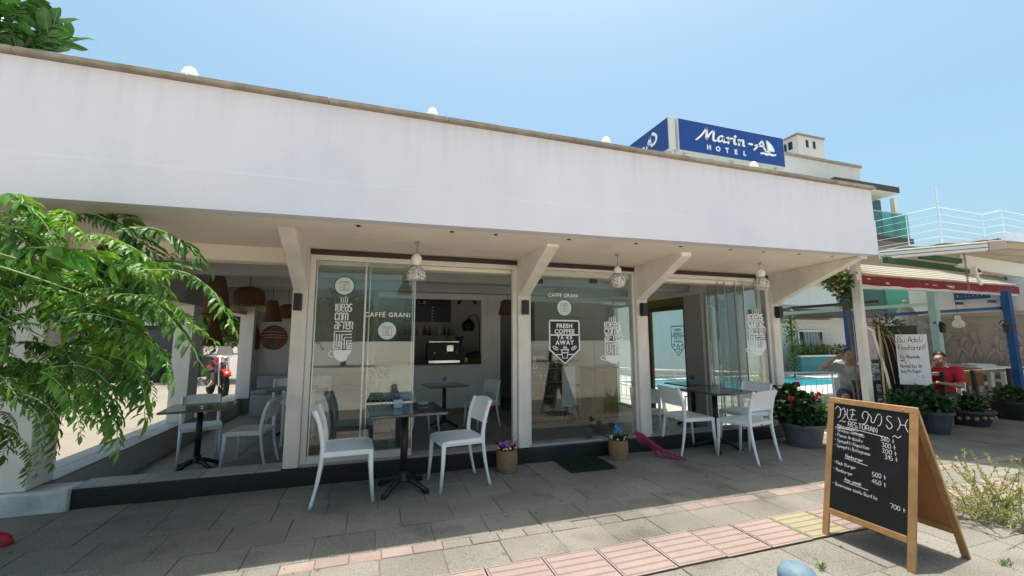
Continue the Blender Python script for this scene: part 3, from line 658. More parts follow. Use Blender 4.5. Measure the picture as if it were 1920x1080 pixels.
# ================================================================== FURNITURE
def grid(mb, fn, nu, nv, thick=None):
    vs = [fn(i/nu, j/nv) for i in range(nu+1) for j in range(nv+1)]; fs = []
    for i in range(nu):
        for j in range(nv): fs.append((i*(nv+1)+j, (i+1)*(nv+1)+j, (i+1)*(nv+1)+j+1, i*(nv+1)+j+1))
    if thick is None: mb.add(vs, fs); return
    n = len(vs); t = Vector(thick) if not callable(thick) else None
    vb = [tuple(Vector(v)+(thick(v) if callable(thick) else t)) for v in vs]
    fb = [tuple(n+i for i in f[::-1]) for f in fs]
    rim = [i*(nv+1) for i in range(nu+1)]+[nu*(nv+1)+j for j in range(1, nv+1)]+[i*(nv+1)+nv for i in range(nu-1, -1, -1)]+[j for j in range(nv-1, 0, -1)]
    fr = [(rim[k], n+rim[k], n+rim[(k+1) % len(rim)], rim[(k+1) % len(rim)]) for k in range(len(rim))]
    mb.add(vs+vb, fs+fb+[f[::-1] for f in fr])
def make_chair():
    t = thing('cafe_chair', 'x', 'chair')
    m = MB()
    def seat(u, v):
        a, b = 2*u-1, 2*v-1; hw = .225-.012*(b < 0)*abs(b)
        x = a*hw*(1-.10*max(0, abs(b)-.75)*4*abs(a)**6); y = b*.215
        return (x, y+.0, .455-.016*(1-a*a)*(1-b*b)-.018*max(0, b-.6)**2*6)
    grid(m, seat, 12, 12, (0, 0, -.024)); m.build('seat', CHAIRW, t, smooth=True, bevel=.006)
    MB().box(-.20, .188, .405, .20, .205, .44).box(-.20, -.205, .405, .20, -.188, .44).box(-.218, -.19, .405, -.202, .19, .44).box(.202, -.19, .405, .218, .19, .44).build('seat_rim', CHAIRW, t, bevel=.005)
    for s in (-1, 1):
        MB().tube([(s*.203, .192, .44), (s*.207, .20, .25), (s*.215, .222, 0)], [.023, .019, .0135], 10).build('leg', CHAIRW, t, smooth=True)
        MB().tube(crv([(s*.205, -.275, 0), (s*.203, -.225, .22), (s*.202, -.198, .44), (s*.203, -.205, .56), (s*.207, -.235, .70), (s*.205, -.275, .80)], 4), [.0135]*4+[.017]*4+[.021]*4+[.021]*4+[.019]*4+[.016], 10).build('leg', CHAIRW, t, smooth=True)
    m = MB()
    def back(u, v):
        a = 2*u-1; z = .585+.225*v-.018*v*a*a
        return (a*.205, -.205-.018*(1-a*a)-(.03+.045*v)*v*1.0-.004, z)
    grid(m, back, 12, 8, (0, -.013, 0)); m.build('backrest', CHAIRW, t, smooth=True, bevel=.004)
    MB().lathe([(0, 0), (.016, 0), (.014, .003), (0, .004)], 14).build('badge', BLACK, t, loc=(0, -.2055, .424), rot=(math.pi/2, 0, 0))
    return t
chair0 = make_chair(); used = [False]
def chair(x, y, z, face, label, group='white cafe chairs'):
    if not used[0]:
        used[0] = True; o = chair0; o['label'] = label; o.location = (x, y, z); o.rotation_euler = (0, 0, R_(face-90)); o['group'] = group; return o
    return dup(chair0, label, (x, y, z), R_(face-90), group)
# face: direction the sitter looks, degrees from +X
chair(-.185, 4.22, 0, 2, 'white plastic chair facing the pavement table, back to the open bay')
chair(.82, 4.255, 0, 188, 'white plastic chair left of the lilac flower basket, facing the pavement table')
chair(3.80, 4.46, 0, -4, 'white plastic chair beside the post next to the pink plume')
chair(4.235, 4.02, 0, 100, 'white plastic chair with its back turned to the street')
chair(4.72, 4.47, 0, 185, 'white plastic chair tucked in next to the geranium pot')
chair(-2.10, 6.62, FL, -70, 'white plastic chair inside the open bay beside the side curb')
chair(-1.42, 6.15, FL, 172, 'white plastic chair inside the open bay turned away from the sliding glass')
chair(-1.05, 7.35, FL, 95, 'white plastic chair deeper in the seating bay at the second table')
chair(-1.55, 8.9, FL, -90, 'white plastic chair by the back wall under the round picture')
chair(-1.0, 9.2, FL, -88, 'white plastic chair in the back corner beyond the wicker lamps')
p = GZ(905, 800, FL); chair(p.x-.02, p.y+.05, FL, 200, 'white plastic chair inside the cafe beside the dark table')
p = GZ(790, 815, FL); chair(p.x, p.y, FL, 15, 'white plastic chair inside behind the pavement table')
p = GZ(1238, 825, FL); chair(p.x-.1, p.y+.1, FL, 40, 'white plastic chair inside behind the post with the black lamp')
p = GZ(1345, 790, FL); chair(p.x-.1, p.y+.3, FL, 200, 'white plastic chair inside the folding glass opening')
def make_table():
    t = thing('bistro_table', 'x', 'table')
    MB().box(-.345, -.345, .715, .345, .345, .74).build('table_top', TABTOP, t, bevel=.006)
    MB().tube([(0, 0, .10), (0, 0, .70)], .034, 16).build('column', IRON, t, smooth=True)
    MB().box(-.13, -.13, .70, .13, .13, .7145).build('top_plate', IRON, t)
    MB().lathe([(.0, .165), (.045, .165), (.05, .12), (.075, .10), (.075, .085), (.0, .085)][::-1], 16).build('hub', IRON, t, smooth=True)
    for k in range(4):
        a = R_(45+90*k); c, s = math.cos(a), math.sin(a)
        MB().tube([(c*.04, s*.04, .10), (c*.12, s*.12, .085), (c*.22, s*.22, .04), (c*.27, s*.27, .016)], [.03, .026, .022, .028], 8).tube([(c*.27, s*.27, .018), (c*.27, s*.27, 0)], [.026, .024], 10).build('foot', IRON, t, smooth=True)
    return t
tb0 = make_table()
def table(x, y, z, rz, label, first=[True]):
    if first[0]: first[0] = False; tb0['label'] = label; tb0['group'] = 'dark bistro tables'; tb0.location = (x, y, z); tb0.rotation_euler = (0, 0, R_(rz)); return tb0
    return dup(tb0, label, (x, y, z), R_(rz), 'dark bistro tables')
T1 = (.315, 4.26); table(*T1, 0, 3, 'dark marble bistro table on the pavement between two chairs')
table(4.24, 4.47, 0, 5, 'dark bistro table on the pavement amid three white chairs')
table(-1.98, 6.20, FL, 8, 'dark bistro table in the open bay, reaching over the side curb')
table(-1.25, 8.05, FL, 0, 'dark bistro table deeper in the seating bay')
p = GZ(832, 800, FL); T2 = (p.x, p.y); table(*T2, FL, 8, 'dark bistro table inside the cafe behind the sliding glass')
p = GZ(1310, 800, FL); T3 = (p.x, p.y+.1); table(*T3, FL, 0, 'dark bistro table inside by the poolside door')
def flowerball(mb, c, r, n, rg, L=.02):
    for i in range(n):
        d = Vector((rg.gauss(0,1), rg.gauss(0,1), rg.gauss(0,1)+.3)).normalized(); mb.leaf(Vector(c)+d*r*.4, d, Vector((rg.random()-.5, rg.random()-.5, 1)), r*.9, L)
def cubepot(x, y, z, label, mat):
    t = thing('flower_cube', label, 'flower pot', (x, y, z), rnd.uniform(-.3, .3), 'small flower cubes on tables')
    m = MB(); m.box(-.04, -.04, 0, .04, .04, .075); m.build('cube_pot', mat, t, bevel=.003)
    m = MB(); rg = random.Random(int(x*100)+5)
    for k in range(9): flowerball(m, (rg.uniform(-.035,.035), rg.uniform(-.035,.035), .09+rg.uniform(0,.04)), .022, 14, rg, .011)
    m.build('flowers', PURPLE, t)
    m = MB()
    for k in range(14): m.leaf((rg.uniform(-.03,.03), rg.uniform(-.03,.03), .075), (rg.uniform(-1,1), rg.uniform(-1,1), .8), (0,0,1), .05, .014)
    m.build('leaves', LEAFP, t)
POTBL = M('pale_blue_pot', (.42, .52, .60), .5, .1, 10)
cubepot(T1[0]-.06, T1[1]+.08, .7405, 'pale blue cube pot of purple flowers on the pavement table', POTBL)
cubepot(T2[0], T2[1], FL+.7405, 'pale blue cube pot of purple flowers on the table inside', POTBL)
cubepot(T3[0], T3[1], FL+.7405, 'cube pot of violet flowers on the table by the poolside door', POTBL)
t = thing('ashtray', 'small clear glass ashtray on the pavement table', 'ashtray', (T1[0]+.19, T1[1]+.16, .7405))
MB().lathe([(.0, .004), (.038, .004), (.045, .03), (.052, .03), (.048, 0), (0, 0)][::-1], 16).build('bowl', M('ash_glass', (.25, .27, .28), .1, .05), t, smooth=True)

# ---------------- baskets, plume, mat
def basket(x, y, label, seed):
    t = thing('flower_basket', label, 'flower basket', (x, y, 0), seed)
    m = MB(); prof = []; n = 14
    for k in range(n):
        z = .21*k/(n-1)*1.0; r = .098+.012*math.sin(k/(n-1)*math.pi*.9); prof += [(r, z), (r+.005, z+.0075)]
    m.lathe(prof+[(r-.006, .222), (r-.014, .20), (0, .20)], 36, ripple=.012, rn=36); m.build('basket', BASKET, t, smooth=True)
    return t
t = basket(1.41, 4.47, 'seagrass basket of lilac roses beside the table chair', 1)
rg = random.Random(11)
m = MB()
for k in range(12):
    a = rg.uniform(0, 6.28); r = rg.uniform(0, .075); c = (r*math.cos(a), r*math.sin(a), .235+rg.uniform(0, .045)); m.ball(c, .027, 8); flowerball(m, c, .026, 30, rg, .03)
m.build('lilac_roses', PURPLE, t)
m = MB()
for k in range(34):
    a = rg.uniform(0, 6.28); m.leaf((.05*math.cos(a), .05*math.sin(a), .20), (math.cos(a)*.8, math.sin(a)*.8, 1.3), (0,0,1), rg.uniform(.08,.15), .03)
m.build('plum_leaves', PLUM, t)
m = MB()
for k in range(16):
    a = rg.uniform(0, 6.28); m.ball((.095*math.cos(a), .095*math.sin(a), .235+rg.uniform(0, .02)), .011, 6)
stuff(m.build('cream_buds', CREAM, t))
m = MB()
for k in range(5): m.tube([(.02*k-.03, -.02, .2), (.02*k-.07, -.05, .3), (.03*k-.10, -.09, .37)], [.0018, .0018, .001], 5)
m.build('stalks', DRY, t)
BX = GZ(1160, 860)
t = basket(BX.x, BX.y, 'seagrass basket of blue and cream flowers near the doormat', 2)
m = MB()
for k in range(4):
    a = rg.uniform(0, 6.28); c = (.05*math.cos(a), .05*math.sin(a), .29+rg.uniform(0, .07)); m.ball(c, .02, 8); flowerball(m, c, .034, 26, rg, .02)
stuff(m.build('blue_flowers', SKYF, t))
m = MB()
for k in range(70):
    a = rg.uniform(0, 6.28); r = rg.uniform(0, .09); m.leaf((r*math.cos(a), r*math.sin(a), .20), (math.cos(a)*.7, math.sin(a)*.7, rg.uniform(.5, 1.6)), (rg.uniform(-1,1),rg.uniform(-1,1),1), rg.uniform(.05,.12), .02)
m.build('leaves', LEAFP, t)
m = MB()
for k in range(16):
    a = rg.uniform(0, 6.28); m.ball((.09*math.cos(a), .09*math.sin(a), .235+rg.uniform(0, .05)), .014, 7)
stuff(m.build('cream_buds', CREAM, t))
t = thing('pink_plume', 'magenta feathery grass plume drooping from basket to paving', 'plume', (BX.x+.10, BX.y-.01, 0))
m = MB(); st = MB()
for k in range(5):
    e = (.36+.05*k, -.10-.05*k); pts = crv([(0, 0, .235), (.10+.01*k, -.02, .285-.018*k), (.24+.02*k, -.05, .23-.022*k), (e[0], e[1], .03)], 8); st.tube(pts, .002, 5)
    for i in range(8, len(pts)):
        for q in range(13):
            d = (pts[i]-pts[i-1]).normalized()+Vector((rg.gauss(0,.35), rg.gauss(0,.35), rg.gauss(0,.35)-.1)); m.leaf(pts[i]+Vector((rg.gauss(0,.006), rg.gauss(0,.006), rg.gauss(0,.006))), d, (rg.gauss(0,1), rg.gauss(0,1), 1), rg.uniform(.03,.07), .004)
for v_ in range(len(m.v)):
    if m.v[v_][2] < .004: m.v[v_] = (m.v[v_][0], m.v[v_][1], .004)
m.build('feathers', PINK, t); st.build('stems', PINK, t)
ma = MB(); cs = [GZ(1040, 862), GZ(1104, 854), GZ(1155, 880), GZ(1068, 888)]
x0, x1, y0, y1 = 2.03, 2.56, 4.15, 4.64
o = thing('doormat', 'dark green grass-like doormat in front of the glass door', 'doormat', ((x0+x1)/2, (y0+y1)/2, .004), R_(-2))
MB().box(-.27, -.24, 0, .27, .24, .008).build('mat_base', MATG, o)
m = MB()
for k in range(5200):
    x, y = rg.uniform(-.265,.265), rg.uniform(-.235,.235); d = Vector((rg.gauss(0,.5), rg.gauss(0,.5), 1)); a = rg.uniform(0,6.28); q = Vector((math.cos(a), math.sin(a), 0))*.003
    p0 = Vector((x, y, .008)); m.add([p0-q, p0+q, p0+d*.017], [(0,1,2)])
stuff(m.build('mat_pile', M('mat_fibre', (.022, .04, .016), .9, .6, 60), o))

# ---------------- A-board
ab = thing('chalk_a_board', 'wooden A-frame chalkboard menu standing in the sun on tactile paving', 'chalkboard', (3.12, 2.07, 0), 0)
LX = .195; HT = .955; ln = math.hypot(LX, HT); W2 = .275
def panel(name, ang, loc, back):
    # panel local: X width (seen from the front), Y up the panel, Z outwards
    p = bpy.data.objects.new(name, None); return p
def abm(sx):
    """matrix from panel (w, h, out) to board local"""
    up = Vector((LX if sx < 0 else -(.54-LX), 0, HT)).normalized(); wv = Vector((0, 1 if sx > 0 else -1, 0)); out = wv.cross(up)
    org = Vector((0, 0, 0)) if sx < 0 else Vector((.54, 0, 0))
    return Matrix(((wv.x, up.x, out.x, org.x), (wv.y, up.y, out.y, org.y), (wv.z, up.z, out.z, org.z), (0, 0, 0, 1)))
for sx in (-1, 1):
    mt = abm(sx); L_ = math.hypot(LX if sx < 0 else .54-LX, HT)
    def part(name, b, mat, bev=.003):
        m = MB().box(*b); o = m.build(name, mat, ab, bevel=bev); o.matrix_local = mt; return o
    if sx > 0: W2_ = W2-.002
    else: W2_ = W2
    part('stile', (-W2_, .0, -.009, -W2_+.042, L_-.04, .009), WOOD); part('stile', (W2_-.042, .0, -.009, W2_, L_-.04, .009), WOOD)
    part('rail', (-W2_, L_-.039, -.009, W2_, L_, .009), WOOD); part('rail', (-W2_+.043, .155, -.009, W2_-.043, .195, .009), WOOD)
    bd = part('board', (-W2_+.043, .196, -.004, W2_-.043, L_-.0395, .004), CHALK if sx < 0 else HARDB, 0)
    if sx > 0: part('board', (-W2_+.043, .196, .0042, W2_-.043, L_-.0395, .006), CHALK, 0)
    else:
        part('board', (-W2_+.043, .196, -.006, W2_-.043, L_-.0395, -.0042), HARDB, 0)
        rg2 = random.Random(21); y1 = L_-.04; hw = W2-.043; m = MB(); bw, bh = 2*hw, y1-.196
        # board-fraction coordinates (0..1 across, 0..1 down)
        X = lambda u: -hw+u*bw
        Yf = lambda v: y1-v*bh
        def wr(s, u, v, h, wdt=.0024, slope=-.02, sp=1.0): script(m, s, X(u), Yf(v), h*bh, wdt, slope, .28, sp, rg2)
        def ln_(u0, v0, u1, v1, wdt=.0045): rib2(m, [(X(u0), Yf(v0)), (X(u1), Yf(v1))], wdt)
        def cv(pts, wdt=.0040): rib2(m, crv([(X(u), Yf(v)) for u, v in pts], 5), wdt)
        # title in loose curly capitals
        for pl in ([(.02,.055),(.05,.025),(.09,.045),(.10,.085),(.085,.125),(.06,.135)], [(.085,.06),(.12,.05),(.15,.035),(.165,.075),(.16,.115),(.135,.14)], [(.165,.095),(.2,.095)], [(.2,.04),(.195,.09),(.215,.13),(.25,.135)], [(.235,.05),(.27,.035),(.31,.045)], [(.275,.04),(.275,.09),(.255,.125),(.285,.135),(.335,.13)], [(.25,.09),(.305,.082)],
                   [(.43,.11),(.41,.08),(.44,.04),(.485,.05),(.49,.09),(.455,.15),(.42,.155)], [(.485,.05),(.53,.08),(.535,.125),(.57,.125),(.595,.08),(.62,.045),(.65,.05)], [(.665,.06),(.665,.11),(.645,.145),(.62,.15)], [(.79,.055),(.745,.05),(.735,.08),(.785,.11),(.80,.14),(.76,.16),(.725,.13)], [(.87,.05),(.895,.09),(.89,.13),(.86,.16)], [(.985,.055),(.96,.09),(.96,.12),(.99,.16)], [(.89,.108),(.965,.108)],
                   [(.09,.175),(.12,.155),(.15,.17),(.18,.16)], [(.81,.225),(.84,.21),(.87,.225),(.91,.205)]): cv(pl)
        wr('RESTORAN', .22, .20, .045, .0038, -.06, 1.3); ln_(.19, .215, .75, .24, .004)
        wr('Makarna/pasta', .06, .225, .026, .0026, -.05); ln_(.03, .232, .28, .236); ln_(.3, .255, .43, .258)
        for s, u, v, pr, pu, pv in (('- Chicken Alfredo', .03, .265, '340 t', .66, .275), ('- Penne Arabiata', .03, .315, '300 t', .68, .325), ('- Spagetti Napoliten', .03, .365, '200 t', .69, .375), ('- Spagetti Bolognese', .03, .415, '315 t', .72, .425),
                ('- Nish Burger', .03, .575, '500 t', .57, .60), ('- Hamburger', .03, .64, '450 t', .57, .66), ('- Bearnaise soslu Bonfile', .03, .775, '700 t', .80, .82)):
            wr(s, u, v, .029, .0024, -.05, 1.15); wr(pr, pu, pv, .034, .0029, -.03, 1.5)
        wr('Hamburger', .20, .495, .030, .0028, -.05); ln_(.19, .505, .50, .525, .0035)
        wr('Ana yemek', .20, .71, .028, .0028, -.04); ln_(.19, .72, .52, .735, .0035)
        o = stuff(m.build('chalk_writing', CHALKW, ab)); o.matrix_local = mt @ Matrix.Translation((0, 0, .0052))
for s in (-1, 1): MB().lathe([(.0, 0), (.006, 0), (.006, .005), (0, .006)], 10).build('hinge', ALU, ab, loc=(LX-.012, s*.2, HT-.02))
MB().tube([(.06, 0, .30), (.2, 0, .26), (.36, 0, .26), (.48, 0, .30)], .002, 5).build('stay_cord', IRON, ab)

# ---------------- small things in the sun
p = GZ(1484, 1057, .22)
t = thing('bollard', 'short round topped bollard with chipped pale blue paint', 'bollard', (p.x, p.y-.03, 0))
MB().lathe([(.095, 0), (.095, .04), (.082, .05), (.08, .13)], 24).build('stem', SKYBL, t, smooth=True)
MB().lathe([(.081, .131), (.09, .15), (.092, .18), (.078, .21), (.05, .228), (.02, .236), (0, .237)], 24).build('cap', SKYBL, t, smooth=True)
p = GZ(4, 1018, .02)
t = thing('red_shoe', 'red rubber clog toe lying on the shaded pavement', 'shoe', (p.x-.09, p.y, 0), R_(8))
m = MB()
def shoe(u, v):
    a = v*math.pi; x = -.14+.28*u; w_ = .048*(1-.35*(1-u))*math.sqrt(max(0., 1-max(0, (u-.72)/.28)**2))+.001; h = (.05+.035*math.sin(u*3.0))*math.sqrt(max(0., 1-max(0, (u-.75)/.25)**2))+.012
    return (x, w_*math.cos(a), .012+h*math.sin(a)*.9)
grid(m, shoe, 16, 12); m.build('upper', REDPL, t, smooth=True)
MB().prism([(-.14+.28*u, .05*(1-.35*(1-u))*math.sqrt(max(0, 1-max(0, (u-.7)/.3)**2))*s, .001) for s, us in ((1, [i/10 for i in range(11)]), (-1, [i/10 for i in range(9, -1, -1)])) for u in us], (0, 0, .014)).build('sole', REDPL, t)

# ================================================================== PLANTS
def blob_leaves(mb, c, rad, n, L, W, rg, up=.3, shell=.55, mi=0, lump=.35, sd=0.):
    for i in range(n):
        d = Vector((rg.gauss(0,1), rg.gauss(0,1), rg.gauss(0,1))).normalized()
        k = (shell+(1-shell)*rg.random())*(1+lump*mnoise.noise(d*2.3+Vector((sd, sd*.7, sd*1.3))))
        p = Vector((c[0]+d.x*rad[0]*k, c[1]+d.y*rad[1]*k, c[2]+d.z*rad[2]*k))
        dd = d*.7+Vector((rg.gauss(0,.6), rg.gauss(0,.6), rg.gauss(0,.5)+up*.3)); nn = d*.5+Vector((rg.gauss(0,.5), rg.gauss(0,.5), .8))
        s = rg.uniform(.7, 1.3); mb.leaf(p, dd, nn, L*s, W*s, mi=mi)
def bush(name, label, cat, loc, blobs, mat, n, L, W, seed, stem=True, group=None):
    t = thing(name, label, cat, loc, 0, group); rg = random.Random(seed); m = MB(); tot = sum(b[1][0]*b[1][1]+b[1][0]*b[1][2] for b in blobs)
    for c, r in blobs: blob_leaves(m, c, r, int(n*(r[0]*r[1]+r[0]*r[2])/tot), L, W, rg, sd=seed*1.7+c[0])
    m.build('foliage', mat, t)
    if stem:
        m = MB()
        for c, r in blobs: m.tube([(c[0]*.2, c[1]*.2, 0), (c[0]*.6, c[1]*.6, c[2]*.5), c], [.02*max(r), .014*max(r), .006*max(r)], 6)
        m.build('stem', BARK, t)
    return t
def pot(parent, r0, r1, h, mat, rim=.012):
    MB().lathe([(r0, 0), (r0+(r1-r0)*.85, h*.85), (r1+rim, h*.86), (r1+rim, h), (r1-.01, h), (r1-.02, h*.9), (0, h*.9)], 26).build('pot', mat, parent, smooth=False)
def soil(parent, r, z): MB().lathe([(r, z-.01), (r*.9, z), (0, z+.008)], 18).build('soil', MORTAR, parent)
gp = GZ(1522, 838)
t = bush('geranium', 'bushy geranium with red blooms in grey pot beside corner post', 'potted plant', (gp.x, gp.y+.1, 0), [((-.12, 0, .52), (.23, .24, .27)), ((.10, .02, .45), (.2, .2, .2)), ((0, 0, .36), (.28, .28, .12)), ((-.16, .02, .68), (.10, .10, .10))], LEAFP, 1500, .062, .055, 4)
pot(t, .19, .245, .29, POTG); soil(t, .2, .27)
m = MB(); blob_leaves(m, (.17, -.06, .40), (.16, .15, .15), 380, .05, .04, rg); m.build('sun_tinted_shoots', LEAFL, t)  # lighter leaf colour paints sunlight on the lower right shoots
for (x, y, z) in ((-.10, -.05, .80), (-.04, .0, .78), (.10, -.12, .62), (.17, -.05, .56), (-.30, -.1, .63), (.2, -.1, .66)):
    m = MB()
    for k in range(12):
        d = Vector((rg.gauss(0,1), rg.gauss(0,1), rg.gauss(0,.7))).normalized()*.026; m.ball((d.x, d.y, d.z), .014, 6)
    m.tube([(0,0,0), (.0,.01,-.15)], .002, 5); m.build('bloom', REDF, t, loc=(x, y, z))
# dry weed at the kerb, right of the A-board
wp = GZ(1872, 985)
t = thing('weed_clump', 'straggly sunlit weeds with dry seed stalks beside the A-board', 'weeds', (wp.x+.05, wp.y+.05, 0))
m = MB(); lf = MB()
for k in range(85):
    a = rg.uniform(0, 6.28); l = rg.uniform(.2, .58); el = rg.uniform(.2, 1.3); d = Vector((math.cos(a)*math.cos(el), math.sin(a)*math.cos(el), math.sin(el)))
    b0 = Vector((rg.gauss(0,.10), rg.gauss(0,.10), 0)); pts = crv([b0, b0+d*l*.5+Vector((0,0,.03)), b0+d*l+Vector((0,0,-.03))], 5)
    pts = [Vector((q.x, q.y, max(.004, q.z))) for q in pts]; m.tube(pts, [.0022]*(len(pts)-1)+[.001], 4)
    for q in pts[2:]:
        for s in range(7): lf.leaf(q+Vector((rg.gauss(0,.006),)*3), d+Vector((rg.gauss(0,.8), rg.gauss(0,.8), rg.gauss(0,.6)+.3)), (rg.gauss(0,1), rg.gauss(0,1), 1), rg.uniform(.012,.028), .008)
lf.v = [(a, b, max(.003, c)) for a, b, c in lf.v]
m.build('stalks', DRY, t); lf.build('leaves', DRY, t)
for (px, py) in ((1905, 905), (1885, 1060), (1540, 1068), (1650, 1003)):
    q = GZ(px, py); t = thing('grass_tuft', 'tiny grass tuft growing from a paving joint', 'weeds', (q.x, q.y, 0), 0, 'tufts in the joints'); m = MB()
    for k in range(22): m.leaf((rg.gauss(0,.012), rg.gauss(0,.012), 0), (rg.gauss(0,.6), rg.gauss(0,.6), 1), (rg.gauss(0,1), rg.gauss(0,1), .2), rg.uniform(.03,.06), .005)
    m.build('blades', LEAFL, t)

# litter swept along the joints
m = MB(); rl = random.Random(44)
for k in range(150):
    if k < 90: x, y = rl.uniform(-2.3, 5.5), rl.choice((4.6, 4.25, 3.85, 3.46))+rl.gauss(0, .03)
    else: x, y = rl.uniform(-1.5, 5.5), rl.uniform(1.6, 4.6)
    a = rl.uniform(0, 6.28); s = rl.uniform(.006, .02); m.leaf((x, y, .005), (math.cos(a), math.sin(a), .12), (rl.gauss(0,.2), rl.gauss(0,.2), 1), s*1.6, s*.8, bend=-.1)
for k in range(220):
    x, y = rl.uniform(-2.4, 5.5), rl.uniform(1.5, 4.62) if k % 3 else 4.62-abs(rl.gauss(0, .05)); m.ball((x, y, .003), (rl.uniform(.002,.006), rl.uniform(.002,.006), .003), 5)
lt = stuff(m.build('litter', M('dry_litter', (.20,.15,.09), .9, .5, 9))); tag(lt, 'scattered dry leaf scraps and grit over the pavement', 'litter')
# ---------------- pinnate-leaved tree leaning in from the left
def frond_mesh(seed, L):
    rg = random.Random(seed); m = MB(); n = 24; pts = []
    for i in range(n+1):
        u = i/n; pts.append(Vector((L*(u-.10*u*u), rg.gauss(0, .004)+.03*math.sin(u*2+seed), .10*L*math.sin(u*math.pi*.9)-L*.42*u*u)))
    m.tube(pts, [.0035*(1-.75*i/n) for i in range(n+1)], 5, mi=1)
    for i in range(2, n+1):
        t = (pts[i]-pts[i-1]).normalized(); side = t.cross(Vector((0,0,1))).normalized()
        for s in (-1, 1):
            l = (.046 if i < n-2 else .032)*rg.uniform(.85, 1.15)*(.75+.5*math.sin(min(1, i/n)*2.6))
            d = side*s*.95+t*.5+Vector((0, 0, -.6+rg.gauss(0,.2)))+Vector((rg.gauss(0,.12), rg.gauss(0,.12), 0))
            nn = Vector((0,0,1))+side*s*.35+Vector((rg.gauss(0,.25), rg.gauss(0,.25), 0)); m.leaf(pts[i]+t*rg.uniform(-.008,.008), d, nn, l, l*.33, bend=.2)
    m.leaf(pts[-1], pts[-1]-pts[-2]+Vector((0,0,-.01)), (0,0,1), .05, .02)
    return m.mesh('leaf', [LEAFG, STEMG], False)
FR = [frond_mesh(s, L) for s, L in ((1,.36),(2,.42),(3,.48),(4,.54),(5,.30),(6,.45),(7,.26))]
tree = thing('pinnate_tree', 'sunlit tree with drooping feathery green leaves beside the cafe corner', 'tree', (-2.95, 2.2, 0))
T0 = Vector((-2.95, 2.2, 0))
MB().tube([(0,0,0), (.04,.02,.7), (.15,.08,1.3), (.3,.16,1.75)], [.09,.075,.06,.05], 12).build('trunk', BARK, tree, smooth=True)
rt = random.Random(17)
limbs = [((60,560), 2.3), ((140,520), 2.2), ((210,570), 2.15), ((120,650), 2.25), ((40,480), 2.35), ((90,760), 2.3)]
m = MB(); s0 = Vector((.3,.16,1.75))
for (px, d) in limbs:
    e = DP(px[0], px[1], d)-T0; mid = s0.lerp(e, .55)+Vector((0, 0, .14)); m.tube(crv([s0, mid, e], 6), [.007-.0003*i for i in range(13)], 6)
m.build('limb', STEMG, tree, smooth=True)
def put_leaf(px, py, d, tx, ty, td, k=None, roll=0.):
    """frond from one pixel/depth to another"""
    a = DP(px, py, d); b = DP(tx, ty, td); v = b-a; l = v.length
    k = k if k is not None else rt.randrange(len(FR)); base = (.36,.42,.48,.54,.30,.45,.26)[k]
    yaw = math.atan2(v.y, v.x); el = math.asin(max(-.95, min(.95, v.z/l)))
    o = link('leaf', FR[k], tree, 0, a-T0, Euler((roll, -el-R_(18), yaw), 'XYZ')); s = l/base*1.08; o.scale = (s, s, s)
for q in ((40,420,2.2,130,425,2.1), (60,430,2.2,190,450,2.15), (180,450,2.15,285,520,2.1), (235,440,2.1,368,478,2.0), (120,450,2.2,240,480,2.1), (200,500,2.1,330,560,2.05), (270,510,2.1,430,590,2.0), (150,550,2.1,270,570,2.05), (180,560,2.1,395,655,2.0), (230,560,2.05,350,600,2.0), (120,600,2.1,290,640,2.05), (210,620,2.1,330,700,2.05), (150,660,2.1,285,760,2.05), (220,680,2.1,290,735,2.0), (100,690,2.1,230,760,2.0), (130,720,2.1,215,830,2.05), (60,700,2.1,150,800,2.05), (30,740,2.1,110,850,2.05), (10,800,2.1,40,905,2.1), (60,760,2.1,95,870,2.0), (150,560,2.2,200,690,2.15), (0,420,2.2,70,400,2.15), (90,400,2.25,125,415,2.1)):
    put_leaf(*q, roll=rt.uniform(-.3,.3))
def inpoly(x, y, P):
    c = False; j = len(P)-1
    for i in range(len(P)):
        if (P[i][1] > y) != (P[j][1] > y) and x < (P[j][0]-P[i][0])*(y-P[i][1])/(P[j][1]-P[i][1])+P[i][0]: c = not c
        j = i
    return c
REG = [(-160,400),(0,395),(90,395),(190,430),(290,490),(350,545),(400,600),(370,640),(280,690),(285,750),(230,770),(190,800),(120,800),(60,860),(0,890),(-160,900)]
cnt = 0
while cnt < 185:
    tx, ty = rt.uniform(-160, 400), rt.uniform(395, 890)
    if not inpoly(tx, ty, REG): continue
    d = rt.uniform(2.0, 2.9); an = rt.gauss(.35, .55)+(.5 if ty > 680 else 0); l = rt.uniform(70, 150)
    sx, sy = tx-l*math.cos(an), ty-l*math.sin(an)*.7
    put_leaf(sx, sy, d+rt.uniform(-.05, .3), tx, ty, d, roll=rt.uniform(-.6,.6)); cnt += 1
# broad-leaved tree behind the roof corner
ft = thing('rubber_tree', 'broad glossy leaved tree rising behind the cafe roof corner', 'tree', (-4.6, 5.9, 0))
F0 = Vector((-4.6, 5.9, 0))
MB().tube([(0,0,0), (.05,0,1.6), (.15,-.03,3.0), (.35,-.1,4.2)], [.12,.10,.08,.05], 10).build('trunk', BARK, ft, smooth=True)
def bigleaf(seed):
    rg = random.Random(seed); m = MB(); n = 8; L = .24; W = .10
    def f(u, v):
        a = 2*v-1; w_ = W*.5*math.sin(math.pi*min(1, u*.97+.03))**.75; return (u*L, a*w_, .035*abs(a)*(1-u)-.05*u*u+.008*math.sin(u*9+seed))
    grid(m, f, 9, 4); m.tube([(-.05,0,.0),(0,0,0),(.2,0,-.03)], [.003,.003,.001], 5, mi=1); return m.mesh('leaf', [LEAFD, STEMG], True)
BL = [bigleaf(s) for s in range(5)]
m = MB(); tw = []
